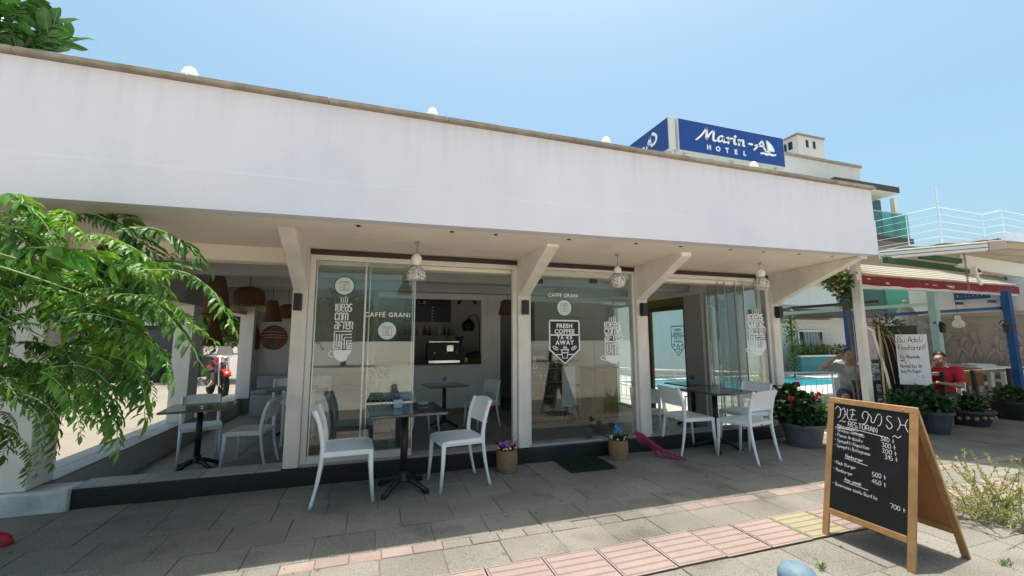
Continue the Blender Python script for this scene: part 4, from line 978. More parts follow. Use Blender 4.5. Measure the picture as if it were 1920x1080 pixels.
for k in range(34):
    px, py = rt.uniform(-110, 165), 0
    top = -120 if px < 0 else max(-60, (px-20)*.85-20)
    py = rt.uniform(top+5, 150+px*.15); e = AY(px, py, rt.uniform(5.3, 6.4))-F0
    if e.z < 3.9: e.z = 3.9+rt.random()*.2
    s0 = Vector((.30,-.08,4.0)); m.tube(crv([s0, s0.lerp(e, .5)+Vector((0,0,.1)), e], 4), [.02,.018,.016,.014,.012,.01,.008,.006,.005], 5); tw.append((s0, e))
m.build('limb', BARK, ft)
for k in range(285):
    s0, e = tw[k % len(tw)]; p0 = s0.lerp(e, rt.uniform(.72, 1.04)); dr = (e-s0).normalized(); a = rt.uniform(0, 6.28)
    d = Vector((math.cos(a), math.sin(a), rt.uniform(-.1, .9)))+dr*.6
    o = link('leaf', BL[k % 5], ft, 0, p0, (rt.uniform(-.7,.7), -math.asin(d.normalized().z), math.atan2(d.y, d.x))); s = rt.uniform(.9, 1.35); o.scale = (s, s, s)

# ================================================================== INSIDE THE CAFE
def pendant(px, py0, py1, Y, w_, label, style):
    a = AY(px, py0, Y); b = AY(px, py1, Y); h = a.z-b.z
    t = thing('wicker_pendant', label, 'lamp', (a.x, Y, 2.495), 0, 'wicker pendant lamps'); dz = a.z-2.495
    MB().tube([(0,0,0), (0,0,dz+.01)], .006, 6).build('cord', IRON, t)
    r = w_/2
    prof = [(r*.35, dz), (r*.5, dz-h*.04), (r*.95, dz-h), (r, dz-h)] if style == 'cone' else [(r*.12, dz), (r*.55, dz-.02), (r*.9, dz-h*.25), (r, dz-h*.6), (r, dz-h)]
    pr = []
    for i in range(len(prof)-1):
        for k in range(6):
            u = k/6; rr = prof[i][0]*(1-u)+prof[i+1][0]*u; zz = prof[i][1]*(1-u)+prof[i+1][1]*u; pr.append((rr+(.006 if k % 2 else 0), zz))
    pr.append(prof[-1]); pr += [(q[0]-.012, q[1]) for q in pr[::-1]]
    MB().lathe(pr, 24, ripple=.02, rn=24).build('shade', WICKER, t, smooth=False)
    if style == 'fringe':
        m = MB(); n = 34
        for k in range(n):
            x = 2*math.pi*k/n; c, s = math.cos(x), math.sin(x); m.tube([(r*c, r*s, dz-h), (r*1.12*c, r*1.12*s, dz-h-.045), (r*1.06*c, r*1.06*s, dz-h-.09)], .006, 5)
        m.build('fringe', FRINGE, t)
pendant(410, 518, 590, 7.0, .36, 'tall cone wicker pendant lamp nearest the side columns', 'cone')
pendant(469, 537, 573, 7.6, .43, 'round wicker pendant lamp with straw fringe beside the front post', 'fringe')
pendant(512, 563, 603, 9.3, .36, 'cone wicker pendant lamp in front of the round picture', 'cone')
pendant(541, 570, 597, 9.9, .38, 'fringed wicker pendant lamp half behind the front post', 'fringe')
pendant(952, 562, 590, 8.6, .42, 'brown cone pendant lamp near the bar doorway', 'cone')
p = AY(513, 633, 10.6)
t = thing('round_picture', 'round dark wooden picture of a red sunset on the back wall', 'picture', (p.x, 10.615, p.z))
MB().lathe([(.27, 0), (.27, .02), (.255, .03), (0, .03)], 40).build('plate', M('sunset_disc', (.05, .03, .018), .5, .7, 5, hue=(.16, .02, .012)), t, rot=(math.pi/2, 0, 0))
m = MB()
for k, (u0, u1, zz) in enumerate(((-.22,.2,.12), (-.25,.24,.05), (-.2,.26,.0))): rib2(m, [(u0, zz), ((u0+u1)/2, zz+.012), (u1, zz-.006)], .012)
m.build('painted_streaks', M('streak_gold', (.45, .28, .12), .6), t, loc=(0, -.032, 0), rot=ROTF)
p = AY(472, 632, 10.3); t = thing('hanging_cloth', 'brown woven hanging beside the corner column', 'wall hanging', (p.x+.03, 10.56, p.z))
MB().prism([(-.06,0,.28),(-.02,0,.32),(.05,0,.1),(.07,0,-.25),(-.07,0,-.3)], (0,.03,0)).build('cloth', WICKER, t); MB().tube([(-.02,.015,.32),(-.02,.015,.42)], .004, 6).build('string', IRON, t)
p = AY(368, 610, 7.9); t = thing('wicker_cone', 'brown wicker cone hanging off the side column', 'lamp', (-2.55, 8.25, 1.6))
MB().lathe([(.16, -.3), (.10, -.05), (.03, .25), (0, .26)], 18, ripple=.03, rn=18).build('shade', WICKER, t); MB().tube([(0,0,.25),(0,0,.33)], .005, 6).build('cord', IRON, t)
t = thing('bench', 'pale built-in bench along the back wall of the seating bay', 'bench', (-1.25, 10.25, FL))
MB().box(-1.1, -.25, 0, 1.15, .36, .42).build('base', IWALL, t, bevel=.01); MB().box(-1.1, -.26, .421, 1.15, .30, .50).build('cushion', M('grey_cushion', (.30, .30, .30), .9, .1, 8), t, bevel=.03); MB().box(-1.1, .15, .501, 1.15, .33, .78).build('back_cushion', M('grey_cushion', (.3,.3,.3)), t, bevel=.04)
# crate and planter just behind the first pane
p = GZ(600, 845, FL); t = thing('wooden_crate', 'reddish wooden crate behind the sliding glass', 'crate', (-.42, 5.25, FL))
for k in range(4): MB().box(-.2, -.16, .04+.10*k, .2, -.14, .125+.10*k).build('plank', TERRA, t); MB().box(-.2, .14, .04+.10*k, .2, .16, .125+.10*k).build('plank', TERRA, t)
for s in (-1, 1):
    for q in (-1, 1): MB().box(s*.2-.012, q*.125-.013, 0, s*.2+.012, q*.125+.013, .44).build('post', TERRA, t)
t = bush('house_plant', 'slim dark leaved plant standing behind the sliding glass', 'plant', (.12, 6.6, FL), [((0,0,.85), (.14,.14,.3)), ((.03,0,.55), (.12,.12,.18))], LEAFP, 110, .16, .04, 9); pot(t, .13, .16, .3, SLATE); soil(t, .13, .28)
# bar equipment
def onbar(px, py, Y=9.4): return AY(px, py, Y)
cz = bz0+.036
p = AY(806, 582, 10.88); t = thing('menu_board', 'black menu board with white writing above the bar shelf', 'menu board', (AY(800, 582, 10.88).x, 10.885, p.z))
MB().box(-.55, -.02, -.30, .62, .0, .28).build('board', CHALK, t)
m = MB(); rg2 = random.Random(4)
script(m, 'MENU', -.2, .17, .07, .010, 0, .2, 1.2, rg2)
for k in range(5): script(m, ['Espresso', 'Latte', 'Cappucino', 'Mocha', 'Filtre'][k], -.5, .06-.08*k, .035, .006, 0, .2, 1.2, rg2); script(m, str([70,80,85,90,75][k])[:2].replace('9','4').replace('8','3'), .12, .06-.08*k, .035, .006, 0, .2, 1.2, rg2)
m.build('lettering', DECAL, t, loc=(0, -.0215, 0), rot=ROTF)
z1 = AY(800, 629, 10.7).z
t = thing('bar_shelf', 'white shelf on the wall behind the bar', 'shelf', (1.5, 10.75, z1)); MB().box(-1.2, -.14, -.035, .62, .14, 0).build('board', IWALL, t)
for s in (-.8, .3): MB().box(s-.015, .05, -.2, s+.015, .14, -.036).build('support', IWALL, t)
def bottle(x, y, z, h, r, mat, label, grp):
    o = MB().lathe([(r, 0), (r, h*.55), (r*.85, h*.64), (r*.35, h*.74), (r*.32, h*.95), (r*.4, h*.955), (r*.4, h), (0, h)], 12).build('bottle', mat, loc=(x, y, z), smooth=True); return tag(o, label, 'bottle', grp)
bc = [M('bottle_amber', (.12,.05,.01), .15, .05), M('bottle_green', (.02,.06,.025), .15, .05), M('bottle_clear', (.35,.37,.36), .12, .05), M('bottle_white', (.6,.6,.58), .4, .05)]
for k in range(11): bottle(.75+k*.12+rg.uniform(-.02,.02), 10.72, z1+.001, rg.uniform(.2,.3), rg.uniform(.03,.04), bc[k % 4], 'small bottle standing on the white shelf behind the bar', 'bottles on the bar shelf')
p = onbar(835, 660); t = thing('coffee_machine', 'black and steel espresso machine on the bar counter', 'coffee machine', (p.x-.05, 9.45, cz))
MB().box(-.36, -.2, .06, .36, .22, .44).build('body', BLACK, t, bevel=.02); MB().box(-.34, -.26, .0, .34, .2, .06).build('drip_tray', CHROME, t, bevel=.005); MB().box(-.33, -.18, .441, .33, .2, .47).build('cup_rail', CHROME, t)
for s in (-.2, .05, .28): MB().lathe([(.03, 0), (.035, .04), (0, .04)][::1], 12).build('group_head', CHROME, t, loc=(s, -.23, .20)); MB().tube([(s, -.23, .19), (s, -.38, .17)], .013, 8).build('handle', BLACK, t)
MB().box(.06, -.203, .25, .2, -.201, .38).build('panel', CHROME, t)
p = onbar(855, 650); t = thing('coffee_grinder', 'black coffee grinder beside the espresso machine', 'grinder', (p.x+.08, 9.42, cz))
MB().box(-.08, -.1, 0, .08, .12, .36).build('body', BLACK, t, bevel=.01); MB().lathe([(.05, .361), (.1, .56), (.105, .58), (0, .58)], 16).build('hopper', M('smoked', (.03,.03,.03), .2), t)
p = onbar(893, 672); t = thing('bread_basket', 'dark domed basket at the bar end', 'basket', (p.x-.03, 9.42, cz)); MB().lathe([(.16, 0), (.19, .07), (.19, .1)], 20, ripple=.02, rn=20).build('basket', WICKER, t); MB().lathe([(.192, .101), (.17, .18), (.1, .235), (0, .25)], 20).build('lid', BLACK, t, smooth=True)
p = onbar(872, 680); o = MB().lathe([(.04, 0), (.05, .09), (.052, .1), (0, .1)], 14).build('cup', bc[3], loc=(p.x, 9.3, cz), smooth=True); tag(o, 'small white cup on the bar counter edge', 'cup')
p = AY(879, 622, 10.3); t = thing('arc_lamp', 'arched lamp with dark folded shade behind the bar', 'lamp', (p.x+.35, 10.6, FL))
MB().lathe([(.14,0),(.14,.03),(0,.035)], 16).build('base', IRON, t); zt_ = AY(879, 605, 10.3).z+.15-FL
MB().tube(crv([(0,0,.03),(.0,0,zt_*.75),(-.08,-.1,zt_),(-.3,-.25,zt_+.03),(-.36,-.28,zt_-.06)], 6), .012, 8).build('arm', IRON, t, smooth=True)
MB().lathe([(.04, 0), (.17, -.12), (.13, -.30), (.12, -.30), (.155, -.12), (.03, -.01)], 9).build('shade', BLACK, t, loc=(-.36, -.28, zt_-.06))
for k, px in enumerate((793, 826, 863, 888)):
    p = AY(px, 566, 10.0); t = thing('spot_lamp', 'small black ceiling spotlight above the bar', 'lamp', (p.x, 10.0, 2.495), 0, 'spotlights over the bar')
    MB().tube([(0,0,0),(0,0,-.12)], .01, 6).build('stem', IRON, t); MB().tube([(-.02 if k % 2 else .02, 0, -.10), (.05 if k % 2 else -.05, -.05, -.24)], .04, 12).build('head', BLACK, t)
# behind the door: cooler, cabinet, stool
CX_ = AY(1030, 690, 8.5).x
t = thing('bottle_cooler', 'glass bottle cooler with lit rows of drinks behind the door', 'cooler', (CX_, 8.75, FL))
MB().box(-.42, -.28, 0, .42, .3, .08).build('base', BLACK, t); MB().box(-.42, .26, .08, .42, .3, 1.2).build('back', BLACK, t); MB().box(-.42, -.28, 1.2, .42, .3, 1.28).build('top', BLACK, t)
for s in (-1, 1): MB().box(s*.42-.03*(s > 0), -.28, .08, s*.42+.03*(s < 0), .26, 1.2).build('side', BLACK, t)
for k in range(3):
    MB().box(-.38, -.2, .3+.3*k, .38, .25, .315+.3*k).build('shelf', ALU, t)
MB().box(-.39, -.285, .09, .39, -.281, 1.19).build('glass_door', G_CLEAR, t)
for k in range(3):
    for j in range(8): bottle(CX_-.33+j*.094, 8.70, FL+.316+.3*k, .22, .032, [bc[0], bc[1], M('bottle_red', (.3,.02,.02), .3), bc[2]][(j+k) % 4], 'drink bottle on a shelf of the glass cooler', 'bottles in the cooler')
t = thing('cabinet', 'olive brown cabinet inside behind the glass door', 'cabinet', (AY(1122, 700, 7.9).x, 7.9, FL)); MB().box(-.3, -.25, 0, .3, .25, .95).build('body', KHAKI, t, bevel=.006); MB().box(-.28, -.262, .04, -.005, -.251, .9).build('door', KHAKI, t); MB().box(.005, -.262, .04, .28, -.251, .9).build('door', KHAKI, t); MB().box(-.32, -.27, .951, .32, .26, .98).build('top', DARKW, t)
t = thing('bar_stool', 'black stool standing inside behind the glass door', 'stool', (AY(1078, 700, 7.6).x, 7.6, FL)); MB().lathe([(.0,.60),(.17,.60),(.18,.63),(.17,.66),(0,.665)], 18).build('seat', BLACK, t, smooth=True)
for k in range(4):
    a = R_(45+90*k); MB().tube([(.1*math.cos(a), .1*math.sin(a), .6), (.22*math.cos(a), .22*math.sin(a), 0)], .014, 8).build('leg', IRON, t)
t = thing('menu_stand', 'pale paper stand board inside behind the glass door', 'stand', (AY(1066, 700, 7.0).x, 7.0, FL), R_(-20)); MB().box(-.12, -.01, .35, .12, .01, 1.05).build('board', PAPER, t)
for s in (-1, 1): MB().tube([(s*.1, 0, .4), (s*.16, -.12, 0)], .01, 6).build('leg', WOODG, t)
MB().tube([(0, .02, .8), (0, .25, 0)], .01, 6).build('leg', WOODG, t)

# ================================================================== LEFT STREET
t = thing('motorcycle', 'red and black motorcycle parked in the street beyond the side columns', 'motorcycle', (-3.72, 12.6, -.03), R_(-62))
def wheel(x):
    w_ = MB(); n = 28; 
    ty = []
    for k in range(9): a = math.pi*2*k/9; ty.append((.30-.055+.055*math.cos(a)+.02, .06*math.sin(a)))
    o = bpy.data.objects.new('wheel', None); C.objects.link(o); o.parent = t; o.location = (x, 0, .32)
    m = MB(); m.lathe([(r, z) for r, z in ty]+[ty[0]], n); m.build('tyre', TYRE, o, rot=(math.pi/2,0,0), smooth=True)
    m = MB(); m.lathe([(.225,-.03),(.235,-.035),(.235,.035),(.225,.03),(.215,0),(.225,-.03)], n)
    for k in range(6): a = math.pi*k/3; m.beam((0,0,0), (.22*math.cos(a), .22*math.sin(a), 0), .03, .02)
    m.lathe([(.0,-.06),(.04,-.06),(.04,.06),(0,.06)], 12); m.build('rim', CHROME, o, rot=(math.pi/2,0,0))
wheel(.68); wheel(-.68)
MB().tube(crv([(.68,0,.68),(.40,0,.70)], 2), .05, 8).tube([(.52,0,1.0),(.3,0,.85),(-.3,0,.78),(-.45,0,.5),(.1,0,.4),(.42,0,.75)], .03, 8).tube([(-.68,.1,.32),(-.2,.08,.45)], .025, 8).tube([(-.68,-.1,.32),(-.2,-.08,.45)], .025, 8).build('frame', MOTRED, t, smooth=True)
for s in (-1, 1): MB().tube([(.68, s*.09, .32), (.5, s*.09, 1.0)], .025, 8).build('fork', CHROME, t, smooth=True); MB().tube(crv([(.48,0,1.03),(.45,s*.18,1.08),(.36,s*.38,1.06)], 4), .014, 8).build('handlebar', BLACK, t); MB().tube([(.44,s*.28,1.08),(.44,s*.33,1.25)], .007, 6).ball((.44,s*.34,1.28),(.02,.07,.045),10).build('mirror', CHROME, t, smooth=True)
MB().ball((.2,0,.93),(.28,.15,.14),16).build('tank', MOTRED, t, smooth=True); MB().ball((-.28,0,.86),(.38,.14,.07),16).ball((-.55,0,.95),(.15,.12,.06),12).build('seat', BLACK, t, smooth=True)
MB().tube(crv([(.98,0,.55),(.9,0,.66),(.68,0,.70),(.45,0,.6)], 4), [.03]+[.08]*11+[.03], 8, flat=.35).build('mudguard', MOTRED, t, smooth=True); MB().tube(crv([(-.35,0,.75),(-.7,0,.78),(-1.0,0,.66)], 4), [.09]*9, 8, flat=.5).build('mudguard', MOTRED, t, smooth=True)
MB().box(-.15,-.13,.32,.25,.13,.62).lathe([(.1,.6),(.11,.75),(.0,.78)],12,(.15,0,0)).build('engine', M('engine_alloy', (.12,.12,.12), .4, .3, 20, metal=.6), t, bevel=.02)
MB().tube(crv([(.25,-.16,.4),(-.1,-.18,.28),(-.85,-.2,.4)], 4), .04, 10).build('exhaust', CHROME, t, smooth=True)
MB().ball((.62,0,.95),(.08,.09,.09),12).build('headlight', CHROME, t, smooth=True)
m = MB(); grid(m, lambda u, v: (.66-.10*v-.03*(2*u-1)**2, (2*u-1)*.19*(1-.35*v), 1.02+.30*v), 8, 5, (-.005,0,0)); m.build('windscreen', M('smoke_screen', (.22,.20,.18), .1, .05), t, smooth=True)
MB().tube([(-.1,.12,.3),(-.14,.3,0)], .012, 6).build('stand', IRON, t)
def treecrown(name, label, loc, h, crown, mat, n, L, seed, group=None):
    t = thing(name, label, 'tree', loc, 0, group); rg = random.Random(seed)
    MB().tube([(0,0,-.05),(.05,.03,h*.5),(0,0,h)], [.14,.11,.07], 8).build('trunk', BARK, t, smooth=True)
    m = MB(); lb = MB()
    for c, r in crown: blob_leaves(m, c, r, n, L, L*.5, rg, sd=seed+c[0], shell=.35, lump=.6); lb.tube([(0,0,h*.8), tuple(Vector((0,0,h*.8)).lerp(Vector(c), .5)), c], [.05,.03,.015], 6)
    lb.build('limb', BARK, t); m.build('crown', mat, t); return t
treecrown('street_tree', 'yellow green bushy tree behind the parked motorcycle', (-5.0, 17.2, -.03), 1.3, [((.2,-.2,1.9),(1.0,.9,.7)), ((0,0,3.0),(1.5,1.4,1.1)), ((.9,0,2.5),(1.1,1.1,.9)), ((-1,.3,2.7),(1.2,1.1,.9)), ((.3,-.3,3.9),(1.1,1,.8))], LEAFB, 1500, .17, 31)
treecrown('street_tree', 'darker leafy tree at the far left end of the street', (-10.5, 20, -.03), 2.4, [((0,0,3.4),(2.2,2,1.6)), ((1.6,0,2.8),(1.5,1.5,1.2)), ((-1.6,0,3),(1.6,1.5,1.3))], LEAFB, 1500, .2, 33)
b1 = bush('street_hedge', 'low yellowish hedge in the planter across the street', 'hedge', (-8.6, 20.2, .6), [((-1.2,0,.5),(1.0,.5,.6)), ((.2,0,.55),(1.0,.5,.7)), ((1.5,0,.45),(.9,.5,.6))], LEAFB, 2600, .12, .06, 35)
t = thing('planter_wall', 'grey planter wall across the sunny street', 'planter', (-8.5, 20.2, -.03)); MB().box(-2.6,-.6,0,2.6,.6,.75).build('wall', M('grey_planter', (.20,.20,.205), .8, .1), t, bevel=.02)
MB().box(-2.62,-.62,.751,2.62,.62,.80).build('cap', M('grey_planter', (.2,.2,.2)), t)
for k in range(5):
    t = bush('street_pot', 'black plant pot standing along the sunny street', 'potted plant', (-6.9-.75*k, 17.6+.15*k, -.03), [((0,0,.75),(.25,.25,.3))], LEAFB, 240, .10, .05, 40+k, group='black pots along the street'); pot(t, .16, .22, .5, IRON); soil(t, .18, .46)
t = thing('street_kiosk', 'dark shuttered kiosk with flat white roof behind the motorcycle', 'kiosk', (-7.4, 19.0, -.03)); MB().box(-1.0,-.5,0,1.0,.8,1.95).build('wall', M('kiosk_dark', (.03,.032,.035), .5), t); MB().box(-1.2,-.75,1.951,1.2,1.0,2.08).build('roof', M('kiosk_roof', (.45,.44,.42), .7), t)
MB().box(-.9,-.53,.9,.9,-.502,1.8).build('shutter', M('kiosk_shutter', (.06,.06,.065), .4, .3, 10), t)
# rows of trees over the road behind the viewer, met only in the reflections
for k, (x, y) in enumerate(((-7,-13),(-1.5,-15),(5,-14),(11,-16))):
    treecrown('roadside_tree', 'leafy roadside tree across the road from the cafe', (x, y, -.03), 2.2, [((0,0,3.2),(1.6,1.6,1.2)), ((.9,.2,2.6),(1.1,1.1,.9)), ((-.9,0,2.8),(1.2,1.1,1.0))], LEAFB, 700, .24, 60+k, 'trees across the road')

# ================================================================== RIGHT: TERRACE, PERGOLA, POOL
pool = MB(); P_ = [(8.2,13.4),(8.2,11.2),(10.0,8.3),(16.5,8.3),(16.5,13.4)]
struct(MB().add([(x, y, FL+.012) for x, y in P_], [tuple(range(len(P_)))]).build('pool_water', WATER))
m = MB()
for i in range(len(P_)):
    a, b = Vector((*P_[i], FL+.02)), Vector((*P_[(i+1) % len(P_)], FL+.02)); m.beam(a, b, .28, .05)
struct(m.build('pool_edge', M('pool_coping', (.62,.58,.52), .8, .08, 3)))
def railing(name, label, pts, z0, h, mat, gap=.13, r=.012):
    t = thing(name, label, 'railing', (pts[0][0], pts[0][1], z0)); o = Vector((pts[0][0], pts[0][1]))
    q = [Vector(p)-o for p in pts]
    for i in range(len(q)-1):
        MB().tube([(*q[i], h), (*q[i+1], h)], r*1.7, 8).build('handrail', mat, t, smooth=True); MB().tube([(*q[i], .1), (*q[i+1], .1)], r, 6).build('rail', mat, t)
        MB().tube([(*q[i], h-.12), (*q[i+1], h-.12)], r, 6).build('rail', mat, t)
        n = int((q[i+1]-q[i]).length/gap)
        for k in range(n+1):
            p = q[i].lerp(q[i+1], k/n); big = k % 10 == 0; MB().tube([(*p, .0 if big else .1), (*p, h if big else h-.12)], r*1.5 if big else r*.7, 6).build('post' if big else 'baluster', mat, t)
railing('pool_railing', 'white metal railing guarding the near edge of the pool', [(5.9,10.2),(7.0,8.6),(8.6,7.2),(11.4,6.5)], FL, .78, STEEL)
# pergola
pg = thing('pergola', 'white sloping terrace pergola with gathered beige canopy and red valance', 'pergola', (7.2, 4.7, FL)); g0 = Vector((7.2, 4.7, FL))
def pgm(fn, name, mat, **k): m = MB(); fn(m); m.v = [tuple(Vector(v)-g0) for v in m.v]; return m.build(name, mat, pg, **k)
WBEAM = M('white_beam', (.74,.73,.71), .45, .04, 3)
ra, rb = GZ(1648, 479, 2.47), GZ(1884, 459, 2.47)
pgm(lambda m: m.beam(ra, ra.lerp(rb, .87), .08, .105), 'rafter', WBEAM, bevel=.006)
pgm(lambda m: m.beam(ra.lerp(rb, .872), rb, .09, .115), 'rafter_cap', RELIEF, bevel=.01)
for zz in (.028, -.02): pgm(lambda m: m.beam(ra+Vector((-.036,-.036,zz)), ra.lerp(rb,.86)+Vector((-.036,-.036,zz)), .008, .006), 'groove', IRON)
r2a, r2b = DP(1795, 489, 5.7), DP(1990, 520, 5.2)
pgm(lambda m: m.beam(r2a, r2b, .09, .17), 'rafter', WBEAM, bevel=.008)
r3a = DP(1660, 487, 5.35); r3b = DP(1820, 507, 6.2); pgm(lambda m: m.beam(r3a, r3b, .06, .07), 'green_beam', GREENV)
pgm(lambda m: m.beam(DP(1725, 480, 5.4), DP(1800, 490, 5.6), .05, .06), 'green_beam', GREENV)
va, vb = GZ(1613, 523, 2.36), GZ(1985, 553, 2.36); va = Vector((7.22, 4.50, 2.33)); vb = Vector((12.8, 4.95, 2.40))
m = MB(); n = 60
def val(u, v):
    p = va.lerp(vb, u); return (p.x-g0.x, p.y-.012*math.sin(u*70)-g0.y, p.z+.055-.145*v-g0.z+.006*math.sin(u*43)*v)
grid(m, val, 90, 3, (0, .006, 0)); m.build('valance', VALRED, pg, smooth=True)
rg = random.Random(77)
for k in range(9):
    u = rg.uniform(.02, .6); p = va.lerp(vb, u)-g0; q = MB(); z = p.z-.04+rg.uniform(-.03,.04); q.box(p.x, p.y-.03, z, p.x+rg.uniform(.06,.14), p.y-.022, z+.012); q.build('loose_tape', PAPER, pg)
for k in range(6):                                                     # gathered folds of the canopy
    a = va+Vector((0, .06+.10*k*.5, .10+.045*k)); b = vb+Vector((0, .06+.10*k*.5, .10+.045*k)); pgm(lambda m: m.tube([a, a.lerp(b,.25)+Vector((0,0,-.01)), a.lerp(b,.5), a.lerp(b,.75)+Vector((0,0,-.012)), b], .034, 8), 'canopy_fold', FABRIC, smooth=True)
pgm(lambda m: m.beam(va+Vector((0,.05,-.105)), vb+Vector((0,.05,-.105)), .06, .05), 'valance_bar', WBEAM)
def cano(u, v):                                                        # stretched cloth right of the raking rafter
    e = rb.lerp(ra, min(1, v/.45)) if v < .45 else ra.lerp(Vector((7.0, 4.55, 2.52)), (v-.45)/.55)
    x = e.x*(1-u)+12.2*u; y = e.y*(1-u)+(2.6+2.05*v)*u
    return (x-g0.x, y-g0.y, 2.535+.04*v-.012*math.cos(v*46)-g0.z)
m = MB(); grid(m, cano, 8, 60, (0,0,.004)); m.build('canopy', FABRIC, pg, smooth=True)
m = MB(); grid(m, lambda u, v: (.1+5.9*u, .3+2.7*v, 2.88-.03*math.cos(v*40)), 6, 60, (0,0,.004)); m.build('canopy', FABRIC, pg, smooth=True)  # second sheet, added behind the valance to shade the seated people and frieze
def post(px, y0, y1, d, mat, w_=.10, name='post'):
    a = DP(px[0], y0, d); b = DP(px[1], y1, d); b = Vector((a.x, a.y, FL)); pgm(lambda m: m.box(a.x-w_/2, a.y-w_/2, FL, a.x+w_/2, a.y+w_/2, a.z), name, mat, bevel=.006); return a
pa = post((1585,1585), 552, 700, 8, BLUEP, .10); pb = post((1746,1756), 540, 660, 8, PALEB, .12); pc = post((1885,1900), 545, 700, 8, BLUEP, .11)
post((1868,1868), 448, 470, 9.5, BLUEP, .12)
pgm(lambda m: m.beam(DP(1470,588,8.6), DP(1744,570,8), .06, .06), 'tie_beam', PALEB); pgm(lambda m: m.beam(DP(1640,592,8.3), DP(1885,577,8.05), .05, .06), 'tie_beam', BLUEP)
pgm(lambda m: m.beam(DP(1480,578,9), DP(1640,566,8.6), .3, .05), 'fascia_board', DARKW)
# chain and floodlight
c0 = DP(1813, 470, 5.5); c1 = DP(1817, 545, 5.5); t = thing('chain', 'rusty link chain hanging from the white rafter', 'chain', tuple(c1)); 
for k in range(22):
    z = (c0.z-c1.z)*k/21; m = MB(); m.tube([(.010*math.cos(a), 0, .019*math.sin(a)) for a in [2*math.pi*i/8 for i in range(9)]], .0035, 5); m.build('chain_link', COPING, t, loc=(0, 0, z), rot=(0, 0, math.pi/2*(k % 2)))
p = DP(1828, 508, 5.6); t = thing('floodlight', 'small white floodlight clipped under the white rafter', 'lamp', tuple(p)); MB().box(-.06,-.04,-.05,.06,.03,.05).build('lamp_body', WBEAM, t, bevel=.01); MB().tube([(.02,0,-.05),(.10,0,-.18)], .02, 8).build('sensor', WBEAM, t); MB().lathe([(.03,0),(.03,.01),(0,.012)], 12).build('lens', IRON, t, loc=(0,-.04,0), rot=(math.pi/2,0,0)); MB().tube([(0,0,.05),(0,0,.12)], .01, 6).build('bracket', WBEAM, t)
# white downpipe post with climber
a = DP(1602, 494, 6.6)
t = thing('white_post', 'white painted timber post with bent downpipe at the terrace corner', 'post', (a.x, a.y, FL))
MB().box(-.055,-.05,0,.055,.05,a.z-FL).build('timber', POSTM, t, bevel=.006)
m = MB(); f_ = lambda x, y: tuple(DP(x, y, 6.45)-Vector((a.x, a.y, FL)))
m.tube([f_(1612,525), f_(1618,600), f_(1622,612), f_(1636,620), f_(1640,635), f_(1662,700), f_(1672,740)], .018, 8); m.build('downpipe', WBEAM, t, smooth=True)
p = DP(1572, 520, 6.7); t = bush('bougainvillea', 'climbing bougainvillea with pale pink bracts at the post top', 'climber', (p.x, p.y, p.z-.2), [((0,0,.15),(.22,.2,.17)), ((-.18,0,.2),(.16,.15,.08)), ((.1,0,-.1),(.10,.1,.22))], LEAFB, 760, .07, .045, 51, stem=False)
m = MB(); rg = random.Random(5)
for k in range(70):
    d = Vector((rg.gauss(0,1), rg.gauss(0,1), rg.gauss(0,1))).normalized(); m.leaf((d.x*.22, d.y*.2, .15+d.z*.18), d, (0,0,1), .045, .04)
stuff(m.build('bracts', M('pale_bract', (.55,.36,.30), .7, .3, 30), t))
m = MB(); m.tube([(.06,0,.1),(.12,0,-.3),(.16,0,-.9),(.2,0,-1.8)], .018, 6); m.build('stem', BARK, t)
p = DP(1650, 600, 6.5); t = thing('dry_palm', 'drooping dry palm fronds tied beside the white post', 'plant', (p.x+.05, p.y, FL)); m = MB()
for k in range(11):
    s = rg.uniform(-.15,.15); e = Vector((rg.uniform(.1,.55), rg.uniform(-.2,.2), rg.uniform(.55,1.35))); b0 = Vector((-.1+s*.3, 0, 1.75+rg.uniform(-.15,.2))); m.tube(crv([b0, b0.lerp(e,.5)+Vector((.03,0,.12)), e], 4), .0035, 4)
m.tube([(-.15,0,0),(-.12,0,1.0),(-.1,0,1.85)], .014, 6); m.build('fronds', FRINGE, t)
m = MB(); blob_leaves(m, (.1,0,1.75), (.22,.12,.10), 120, .13, .02, rg); m.build('leaves', LEAFP, t)
# hand-written notice
a = DP(1712, 672, 6.5); nx = Vector((0, 0, 0))
t = thing('paper_notice', 'white handwritten paper notice on a dark stand board', 'notice', (a.x, a.y, a.z), -YAW-R_(18)); 
MB().box(-.20,-.004,-.40,.20,0,.37).build('paper', PAPER, t)
m = MB(); rg2 = random.Random(31)
for s, y, h in (('Bu Adali', .25, .085), ('Restoran!!', .13, .075), ('Tuz Alaninda', .0, .045), ('var', -.045, .035), ('Havuz bu da', -.14, .05), ('keyfe hazir', -.22, .05)):
    script(m, s, -.17, y, h, .007, .02, .3, .6, rg2)
script(m, '!!', .08, -.33, .08, .005, 0, .3, .6, rg2); stuff_ = m.build('handwriting', INK, t, loc=(0,-.0055,0), rot=ROTF)
stuff(stuff_)
p = DP(1686, 690, 6.7); t = thing('stand_board', 'tall black board standing behind the paper notice', 'board', (p.x+.08, p.y, FL), -YAW-R_(18)); MB().box(-.30,-.02,.55,.24,.02,1.75).build('panel', BLACK, t, bevel=.005)
for s in (-.2, .18): MB().box(s-.025,-.025,0,s+.025,.025,.55).build('leg', DARKW, t)
MB().ball((-.12, 0, 1.80), .05, 12).ball((-.12,0,1.87), .03, 10).build('finial', SHELL, t, smooth=True)
